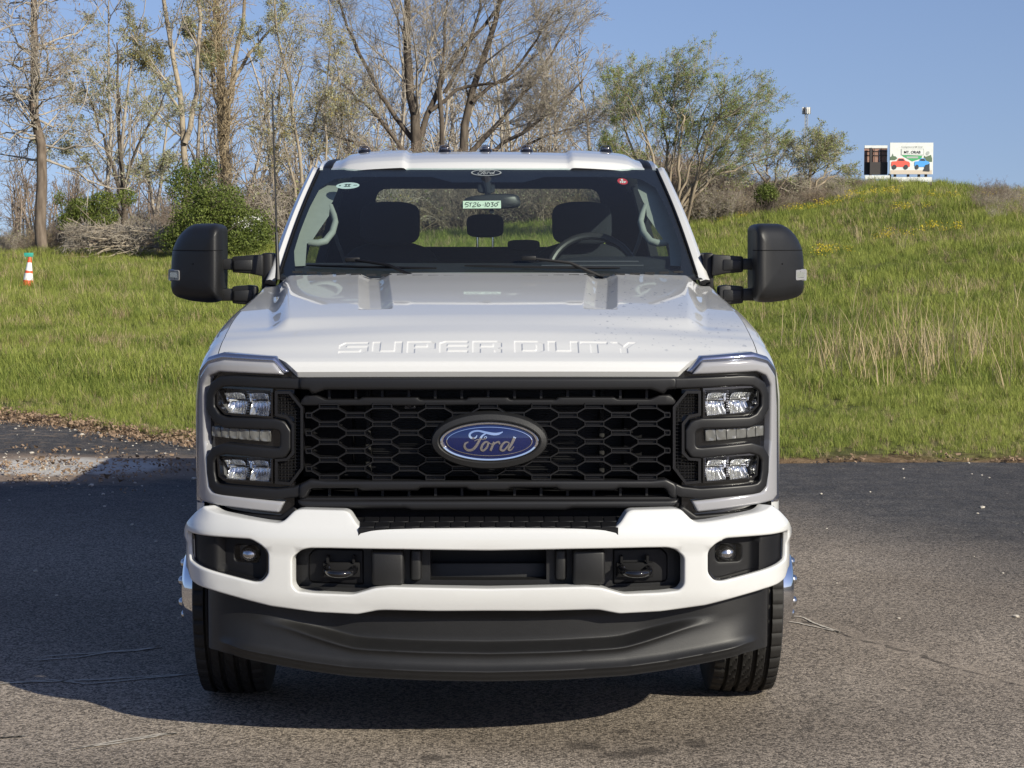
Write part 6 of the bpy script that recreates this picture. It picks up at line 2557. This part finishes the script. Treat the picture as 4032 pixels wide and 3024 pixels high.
# ---- undergrowth: tangled leafless brush that reads as one mass
def shrub_proto(h, mat, nst, leafmat_=None, nl=0, flat_=1.0):
    n = nst
    az = RNG.uniform(0, 6.28, n)
    tl = RNG.uniform(.1, .8, n)
    S_ = 6
    P = np.zeros((n, S_ + 1, 3))
    d = np.stack([np.cos(az) * np.sin(tl), np.sin(az) * np.sin(tl), np.cos(tl)], 1)
    P[:, 0] = np.stack([RNG.normal(0, .25 * h, n), RNG.normal(0, .25 * h, n), np.zeros(n)], 1)
    for k in range(S_):
        d = unit(d + RNG.normal(0, .16, (n, 3)) + np.array([0, 0, -.04]))
        P[:, k + 1] = P[:, k] + d * (h * RNG.uniform(.7, 1.2, n) / S_)[:, None]
    Rr = np.linspace(.016, .005, S_ + 1)[None] * RNG.uniform(.6, 1.3, n)[:, None]
    P2, R2 = grow(P, Rr, 9, tr=(.2, 1), ang=(20, 70), lr=.4, segs=5, jit=.25, trop=.0, rk=.6, rmin=.006)
    P3, R3 = grow(P2, R2, 5, tr=(.2, 1), ang=(20, 70), lr=.5, segs=4, jit=.28, trop=0, rk=.6, rmin=.005)
    V, F = join([tubes(P, Rr, 4), tubes(P2, R2, 3), tubes(P3, R3, 3)])
    me = fastmesh("brush_stems", V, F, mat)
    if nl:
        V2, F2 = leaves_on(P3, nl, .05, .06)
        o2 = len(V)
        bpy.data.objects.remove(me)
        Vn, Fn = join([(V, F), (V2, F2)])
        me = fastmesh("brush_stems", Vn, Fn, mat)
        me.data.materials.append(MATS[leafmat_])
        mi = np.zeros(len(Fn), np.int32)
        mi[len(F):] = 1
        me.data.polygons.foreach_set("material_index", mi)
    return me


br = [shrub_proto(2.6, "twig_brown", 26), shrub_proto(2.2, "twig_grey", 24, "leaf_spring", 260), shrub_proto(2.8, "twig_brown", 22, "leaf_pale", 320), shrub_proto(1.8, "vine_tan", 30, "leaf_spring", 160), shrub_proto(2.4, "twig_grey", 24, "leaf_yellow", 160)]
bcol = proto_collection("brush_kinds", br)
bx_, by_, bs_ = [], [], []
m = 460
x = RNG.uniform(-23, 9, m)
y = RNG.uniform(74, 96, m)
keep = ~((x < -17.5) & (RNG.uniform(0, 1, m) < .6))
bx_.append(x[keep])
by_.append(y[keep])
bs_.append(RNG.uniform(.45, 1.25, keep.sum()) * np.interp(x[keep], [-20, -14, -10, -7, 0, 9], [.55, .65, .9, 1.35, 1.1, 1.0]))
m = 190                                                       # brush on the left flank of the hill
u_ = RNG.uniform(0, 1, m)
px = 1440 + 420 * u_ ** 1.2
yb = RNG.uniform(62, 72, m)
x = np.array([at(p * 1.8228, 800, q).x for p, q in zip(px, yb)])
bx_.append(x)
by_.append(yb)
bs_.append(np.interp(px, [1440, 1600, 1850], [.75, .42, .16]) * RNG.uniform(.6, 1.2, m))
m = 60                                                        # low scrub at the crest under the billboard and at the far right
px = np.concatenate([RNG.uniform(1840, 2060, 12), RNG.uniform(2110, 2330, 48)])
yb = np.concatenate([RNG.uniform(69, 74, 12), RNG.uniform(50, 62, 48)])
x = np.array([at(p * 1.8228, 800, q).x for p, q in zip(px, yb)])
bx_.append(x)
by_.append(yb)
bs_.append(np.concatenate([RNG.uniform(.10, .18, 12), RNG.uniform(.14, .30, 48)]))
bx_, by_, bs_ = map(np.concatenate, (bx_, by_, bs_))
n = len(bx_)
ug = scatter("undergrowth", np.stack([bx_, by_, terrain(bx_, by_) - .05], 1), np.stack([RNG.normal(0, .12, n), RNG.normal(.05, .12, n), RNG.uniform(0, 6.28, n)], 1), bs_, RNG.integers(0, 5, n), bcol)
tag(ug, "brown tangled brush under the trees and on the hill", "undergrowth", kind="stuff")


# ---- leafy bushes
def bush(name, label, lobes, n, size, mat, mat2=None, group=None):
    """lobes: (px, py, depth, radius x, radius z) in the 2212 px view and metres"""
    C_ = [(at(p * 1.8228, q * 1.8228, Y), rx, rz) for p, q, Y, rx, rz in lobes]
    base = np.array(C_[0][0])
    base[2] = float(terrain(base[0], base[1]))
    root = empty(name, tuple(base))
    tag(root, label, "bush", group)
    vol = np.array([c[1] ** 2 * c[2] for c in C_])
    pick = RNG.choice(len(C_), n, p=vol / vol.sum())
    cen = np.array([tuple(c[0]) for c in C_])[pick]
    rad = np.array([(c[1], c[1], c[2]) for c in C_])[pick]
    u_ = unit(RNG.normal(0, 1, (n, 3)))
    rr = RNG.uniform(.15, 1, n) ** .45
    nz = .72 + .55 * hashn(u_[:, 0] * 3 + cen[:, 0] * 2, u_[:, 2] * 3 + u_[:, 1] * 2, .55, 31)
    p = cen + u_ * rad * (rr * nz)[:, None]
    gz = terrain(p[:, 0], p[:, 1])
    p[:, 2] = np.maximum(p[:, 2], gz + RNG.uniform(.0, .25, n))
    a = unit(RNG.normal(0, 1, (n, 3)) + np.array([0, 0, -.2]))
    b_ = unit(np.cross(a, RNG.normal(0, 1, (n, 3))))
    s = size * RNG.uniform(.5, 1.4, n)
    V = np.zeros((n, 4, 3))
    V[:, 0] = p - a * s[:, None]
    V[:, 1] = p + b_ * (.45 * s)[:, None]
    V[:, 2] = p + a * s[:, None]
    V[:, 3] = p - b_ * (.45 * s)[:, None]
    fastmesh("foliage", V.reshape(-1, 3) - base, np.arange(4 * n).reshape(-1, 4), mat, root, smooth=False)
    m = 40
    P = np.zeros((m, 6, 3))
    tgt = p[RNG.integers(0, n, m)]
    st = base + RNG.normal(0, .25, (m, 3)) * np.array([1, 1, 0])
    for k in range(6):
        P[:, k] = st + (tgt - st) * (k / 5) + RNG.normal(0, .05, (m, 3)) * (k > 0)
    Rr = np.linspace(.03, .008, 6)[None].repeat(m, 0) * min(1, float(np.mean([c[1] for c in C_])))
    P2, R2 = grow(P, Rr, 8, tr=(.3, 1), ang=(20, 70), lr=.35, segs=4, jit=.2, trop=.02, rk=.6, rmin=.006)
    V, F = join([tubes(P, Rr, 4), tubes(P2, R2, 3)])
    fastmesh("stems", V - base, F, "bark_dark", root)
    return root


bush("green_bush", "large dense dark green bush standing before the vine-wrapped trunk",
     [(430, 480, 66, 1.15, .95), (400, 400, 66.5, .75, .85), (470, 440, 66, 1.0, .8), (530, 490, 66, 1.0, .75), (445, 365, 67, .55, .55), (560, 510, 66, .7, .5), (385, 515, 66, .8, .5), (500, 525, 65.5, 1.2, .5)], 30000, .048, "leaf_ever")
bush("low_bush", "low green bush beside the tall straight trunk",
     [(180, 450, 74, .8, .5), (150, 475, 74, .6, .45), (225, 435, 74, .7, .45), (275, 425, 75, .45, .4), (130, 430, 75, .3, .4), (215, 470, 74, .8, .4)], 11000, .045, "leaf_ever")
bush("round_bush", "small round dark green bush alone on the hill slope",
     [(1655, 416, 60, .36, .34), (1665, 422, 60, .30, .28), (1645, 425, 60, .28, .26)], 4200, .03, "leaf_ever")

# ---- brush pile: cut branches heaped at the wood's edge
bp_ = empty("brush_pile", tuple(at(255 * 1.8228, 545 * 1.8228, 68)))
base = np.array(bp_.location)
base[2] = float(terrain(base[0], base[1]))
bp_.location = base
tag(bp_, "heap of cut grey branches at the edge of the trees", "brush pile")
for k in range(46):
    c = at(RNG.uniform(150, 360) * 1.8228, RNG.uniform(492, 535) * 1.8228, RNG.uniform(67, 69.5))
    az = RNG.uniform(-1, 1) * 1.0 + (math.pi if RNG.uniform() < .5 else 0)
    d = Vector((math.cos(az), math.sin(az) * .5, RNG.uniform(-.15, .55))).normalized()
    ln = RNG.uniform(.8, 2.4)
    pts = []
    p = Vector(c) - d * ln / 2
    for s_ in range(7):
        pts.append(p - Vector(base))
        d = (d + Vector(RNG.normal(0, .12, 3))).normalized()
        p = p + d * ln / 6
    gz = float(terrain(c.x, c.y)) - base[2]
    for q in pts:
        q.z = max(q.z, gz + .03)
    r0 = RNG.uniform(.018, .045)
    MB().tube(pts, list(np.linspace(r0, r0 * .35, 7)), 6).build("branch", "bark_pale" if k % 3 else "bark_grey", bp_, fix=False)
P = np.zeros((420, 4, 3))
c = np.array([tuple(at(a * 1.8228, b_ * 1.8228, q)) for a, b_, q in zip(RNG.uniform(140, 372, 420), 545 - 55 * RNG.uniform(0, 1, 420) ** .8, RNG.uniform(67, 70, 420))])
d = unit(RNG.normal(0, 1, (420, 3)) * np.array([1, .7, .6]))
for k in range(4):
    P[:, k] = c + d * (k - 1.5) * .25 + RNG.normal(0, .03, (420, 3))
P[:, :, 2] = np.maximum(P[:, :, 2], base[2] + .01)
P2, R2 = grow(P, np.full((420, 4), .012), 4, ang=(20, 70), lr=.6, segs=4, jit=.2, rk=.6, rmin=.006)
V, F = join([tubes(P, np.full((420, 4), .011), 3), tubes(P2, R2, 3)])
tw = fastmesh("twigs", V - base, F, "twig_grey", bp_)
tag(tw, kind="stuff")

# ---- far wood on the left horizon
def far_wood(name, label, x0, x1, y0, y1, n, h0, h1, mat):
    S_ = 6
    x = RNG.uniform(x0, x1, n)
    y = RNG.uniform(y0, y1, n)
    P = np.zeros((n, S_ + 1, 3))
    P[:, 0] = np.stack([x, y, terrain(x, y)], 1)
    h = RNG.uniform(h0, h1, n) * (.6 + .8 * hashn(x, y, 14, 40))
    d = unit(RNG.normal(0, .08, (n, 3)) + np.array([0, 0, 1.]))
    for k in range(S_):
        d = unit(d + RNG.normal(0, .07, (n, 3)) + np.array([0, 0, .03]))
        P[:, k + 1] = P[:, k] + d * (h / S_)[:, None]
    Rr = np.linspace(.16, .04, S_ + 1)[None].repeat(n, 0)
    P2, R2 = grow(P, Rr, 12, tr=(.2, 1), ang=(25, 60), lr=.35, segs=4, jit=.16, trop=.05, rk=.6, rmin=.03)
    P3, R3 = grow(P2, R2, 6, tr=(.2, 1), ang=(25, 60), lr=.5, segs=3, jit=.2, trop=.03, rk=.6, rmin=.022)
    V, F = join([tubes(P, Rr, 4), tubes(P2, R2, 3), tubes(P3, R3, 3)])
    o = fastmesh(name, V, F, mat)
    tag(o, label, "wood", kind="stuff")
    return o


far_wood("far_wood", "far grey-brown leafless wood beyond the field on the left", -75, 20, 190, 260, 240, 5, 9, "twig_brown")
far_wood("back_wood", "hazy mass of thin leafless trees behind the nearer trunks", -23, 6, 104, 140, 46, 8, 14, "twig_grey")


# ------------------------------------------------------------------ small things in the field
simple("cone_orange", (.75, .10, .03), .5)
simple("cone_white", (.72, .72, .70), .45)
cb = at(60 * 1.8228, 617 * 1.8228, 49)
gz = float(terrain(cb.x, cb.y))
cn = empty("traffic_cone", (cb.x, cb.y, gz))
cn.rotation_euler = (0, R(5), 0)
cn.scale = (.9, .9, .88)
tag(cn, "orange and white striped traffic cone in the grass at the left edge", "traffic cone")
hb_, ht_ = .04, .93
for nm, z0, z1, mat in (("cone_foot", .04, .20, "cone_orange"), ("lower_stripe", .20, .42, "cone_white"), ("middle_band", .42, .50, "cone_orange"), ("upper_stripe", .50, .76, "cone_white"), ("cone_tip", .76, .93, "cone_orange")):
    rr = lambda z: .185 + (.045 - .185) * (z / .93)
    q = MB().lathe([(z0, rr(z0)), (z1, rr(z1))] + ([(z1, .03), (z1 - .02, .02)] if nm == "cone_tip" else []), 'z', 28)
    q.build(nm, mat, cn, sharp=40)
MB().box((-.23, -.23, 0), (.23, .23, .04)).build("cone_base", "cone_orange", cn, bevel=.01)

simple("sign_teal", (.03, .32, .25), .6)
simple("stake_white", (.65, .64, .6), .7)
sp_ = at(62 * 1.8228, 551 * 1.8228, 66)
gz = float(terrain(sp_.x, sp_.y))
sg_ = empty("marker_sign", (sp_.x, sp_.y, gz))
tag(sg_, "tiny teal marker sign low in the grass behind the traffic cone", "sign")
MB().box((-.17, -.01, .14), (.17, .01, .29)).build("sign_panel", "sign_teal", sg_, bevel=.004)
for x in (-.13, .13):
    MB().box((x - .012, .011, -.05), (x + .012, .03, .28)).build("sign_stake", "stake_white", sg_)

# white box trailer glimpsed through the big bush
simple("trailer_white", (.72, .72, .70), .5)
tp = at(532 * 1.8228, 520 * 1.8228, 71)
gz = float(terrain(tp.x, tp.y))
tr_ = empty("box_trailer", (tp.x, tp.y, gz))
tag(tr_, "white trailer glimpsed through the green bush", "trailer")
MB().box((-.55, -.9, .35), (.55, .9, 1.30)).build("trailer_body", "trailer_white", tr_, bevel=.04)
for x in (-.6, .6):
    MB().lathe([(x - .07, .02), (x - .07, .26), (x - .05, .29), (x + .05, .29), (x + .07, .26), (x + .07, .02)], 'x', 24, (0, 0, .29)).build("trailer_wheel", "rubber", tr_)
MB().tube([(0, -.9, .4), (0, -1.6, .38)], .04, 6).build("tow_bar", "undercarriage", tr_)

# ------------------------------------------------------------------ billboard
simple("board_white", (.62, .64, .62), .6, noise=(1.5, .08))
simple("board_brown", (.26, .15, .115), .8, noise=(3, .25))
simple("board_steel", (.035, .03, .03), .7)
simple("art_red", (.72, .10, .07), .5)
simple("art_blue", (.07, .32, .72), .5)
simple("art_green", (.05, .35, .13), .5)
simple("art_dark", (.03, .035, .04), .5)
simple("art_sand", (.52, .45, .37), .6)
simple("art_pine", (.09, .14, .08), .6)
simple("art_grey", (.35, .38, .36), .6)
YB = 293.0
KBB = (YB - CAM.y) / FPX
pc = at(3588, 690, YB)
bb = empty("billboard", (pc.x, pc.y, 0))
tag(bb, "two-sided roadside billboard with red and blue trucks beyond the hill crest", "billboard")
ZB = pc.z
def bbx(zx):
    return (3360 + .1627 * zx - 3588) * KBB
def bbz(zy):
    return ZB - (540 + .1627 * zy - 690) * KBB
def rect(name, x0, y0, x1, y1, mat, lev, par, thick=.0):
    z0, z1 = bbz(y1), bbz(y0)
    a, b_ = bbx(x0), bbx(x1)
    if thick:
        return MB().box((a, lev, z0), (b_, lev + thick, z1)).build(name, mat, par)
    return MB().add([(a, lev, z0), (b_, lev, z0), (b_, lev, z1), (a, lev, z1)], [(0, 1, 2, 3)]).build(name, mat, par, fix=False)
def polyart(name, pts, mat, lev, par):
    V = [(bbx(x), lev, bbz(y)) for x, y in ccw([(x, -y) for x, y in pts]) for y in [-y]]
    return mk(name, V, [tuple(range(len(V)))], mat, par, False)
face = empty("sign_face")
face.parent = bb
rect("face_panel", 880, 140, 1925, 900, "board_white", 0, face, .25)
rect("ground_band", 900, 800, 1900, 895, "art_sand", -.03, face)
polyart("tree_row", [(885, 560), (885, 480), (920, 470), (945, 400), (965, 460), (1020, 470), (1060, 520), (1000, 560)], "art_pine", -.03, face)
polyart("tree_row", [(1700, 600), (1700, 470), (1720, 450), (1740, 480), (1850, 440), (1870, 430), (1900, 520), (1900, 600)], "art_pine", -.03, face)
polyart("green_arrow", [(1165, 440), (1660, 455), (1640, 520), (1420, 590), (1200, 470)], "art_green", -.03, face)
rect("plate_edge", 1145, 285, 1700, 440, "art_grey", -.04, face)
rect("plate", 1165, 298, 1682, 430, "board_white", -.06, face)
rect("logo_bar", 1280, 470, 1560, 515, "art_grey", -.05, face)
polyart("emblem", [(1745, 400), (1770, 350), (1820, 345), (1840, 385), (1800, 440), (1760, 440)], "art_grey", -.03, face)
for nm, x0, mat, w in (("pickup_picture", 915, "art_red", 1.0), ("pickup_picture", 1475, "art_blue", .82)):
    f = lambda pts: [(x0 + x * w, y) for x, y in pts]
    polyart(nm, f([(0, 690), (0, 610), (20, 590), (130, 585), (175, 515), (290, 515), (340, 575), (430, 600), (450, 640), (445, 720), (20, 720)]), mat, -.07, face)
    polyart("pictured_window", f([(155, 575), (185, 528), (280, 528), (320, 578)]), "art_dark", -.09, face)
    for cx in (70, 350):
        polyart("pictured_wheel", f([(cx + 55 * math.cos(a), 725 + 58 * math.sin(a)) for a in np.linspace(0, 6.28, 14, endpoint=False)]), "art_dark", -.09, face)
    if mat == "art_blue":
        polyart("pictured_front", f([(250, 820), (340, 680), (440, 640), (450, 830)]), "art_dark", -.11, face)
def text_mesh(name, body, size, mat, loc, par, bold=0):
    cu = bpy.data.curves.new(name, 'FONT')
    cu.body = body
    cu.size = size
    cu.align_x = 'CENTER'
    cu.offset = bold
    o = bpy.data.objects.new(name, cu)
    COL.objects.link(o)
    me = bpy.data.meshes.new_from_object(o.evaluated_get(bpy.context.evaluated_depsgraph_get()))
    bpy.data.objects.remove(o)
    ob = link(name, me, mat, par)
    ob.rotation_euler = (math.pi / 2, 0, 0)
    ob.location = loc
    return ob
text_mesh("sign_writing", "MT. ORAB", .56, "art_dark", (bbx(1415), -.10, bbz(400)), face, .012)
text_mesh("sign_writing", "Coming Soon to Mt. Orab", .30, "art_grey", (bbx(1415), -.10, bbz(252)), face, .004)
# the other face, seen from behind, angled away
back = empty("rear_face")
back.parent = bb
for i, (x0, x1) in enumerate(((305, 480), (480, 680), (680, 868))):
    rect("back_panel", x0 + 3, 262, x1 - 3, 905, "board_brown", 1.6, back, .12)
for yy in (330, 430):
    rect("back_rail", 310, yy, 865, yy + 12, "board_steel", 1.45, back, .14)
rect("top_board", 312, 196, 866, 262, "board_white", 1.5, back, .3)
for x in (545, 720):
    rect("back_stud", x - 5, 262, x + 5, 905, "board_steel", 1.3, back, .14)
rect("painted_shade_sheet", 312, 600, 866, 905, "board_steel", 1.25, back, .05)  # dark sheet painting the shadow over the lower back panels
for x in (435, 905, 1030, 1350, 1610, 1780):
    MB().box((bbx(x - 22), .4, -4.0), (bbx(x + 22), 1.1, bbz(260 if x < 500 else 880))).build("billboard_post", "board_steel", bb)
for x0, y0, x1, y1 in ((290, 925, 890, 1010), (925, 965, 1380, 1075), (1390, 965, 1905, 1085)):
    rect("lower_board", x0, y0, x1, y1, "board_white", .1 if x0 > 900 else .2, bb, .15)

# ------------------------------------------------------------------ radio mast
simple("mast_grey", (.42, .44, .46), .5, .5)
YMST = 600
tp = at(3175, 425, YMST)
ms = empty("radio_mast", (tp.x, tp.y, 0))
tag(ms, "thin lattice radio mast with antenna cluster far beyond the hill", "mast")
H = tp.z
q = MB()
rad = lambda z: .62 - .12 * z / H
corners = [(math.cos(a), math.sin(a)) for a in (math.pi / 2, math.pi / 2 + 2.094, math.pi / 2 + 4.189)]
for cx, cy in corners:
    MB().tube([(cx * rad(0), cy * rad(0), -3), (cx * rad(H), cy * rad(H), H)], .11, 6).build("mast_leg", "mast_grey", ms)
for k in range(34):
    z0, z1 = H * k / 34, H * (k + 1) / 34
    for i in range(3):
        a, b_ = corners[i], corners[(i + 1) % 3]
        q.tube([(a[0] * rad(z0), a[1] * rad(z0), z0), (b_[0] * rad(z1), b_[1] * rad(z1), z1)], .06, 4)
        q.tube([(a[0] * rad(z1), a[1] * rad(z1), z1), (b_[0] * rad(z1), b_[1] * rad(z1), z1)], .06, 4)
o = q.build("mast_bracing", "mast_grey", ms)
tag(o, kind="stuff")
for k in range(9):
    a = 2 * math.pi * k / 9
    x, y = 1.15 * math.cos(a), 1.15 * math.sin(a)
    MB().box((x - .16, y - .10, H - 1.9), (x + .16, y + .10, H + .2)).build("antenna_panel", "stake_white" if k % 3 else "board_steel", ms, bevel=.03)
MB().lathe([(H - 1.5, .55), (H - 1.5, 1.2), (H - 1.38, 1.2), (H - 1.38, .55)], 'z', 24).build("antenna_ring", "mast_grey", ms)
MB().tube([(0, 0, H), (0, 0, H + 1.2)], .04, 6).build("lightning_rod", "mast_grey", ms)
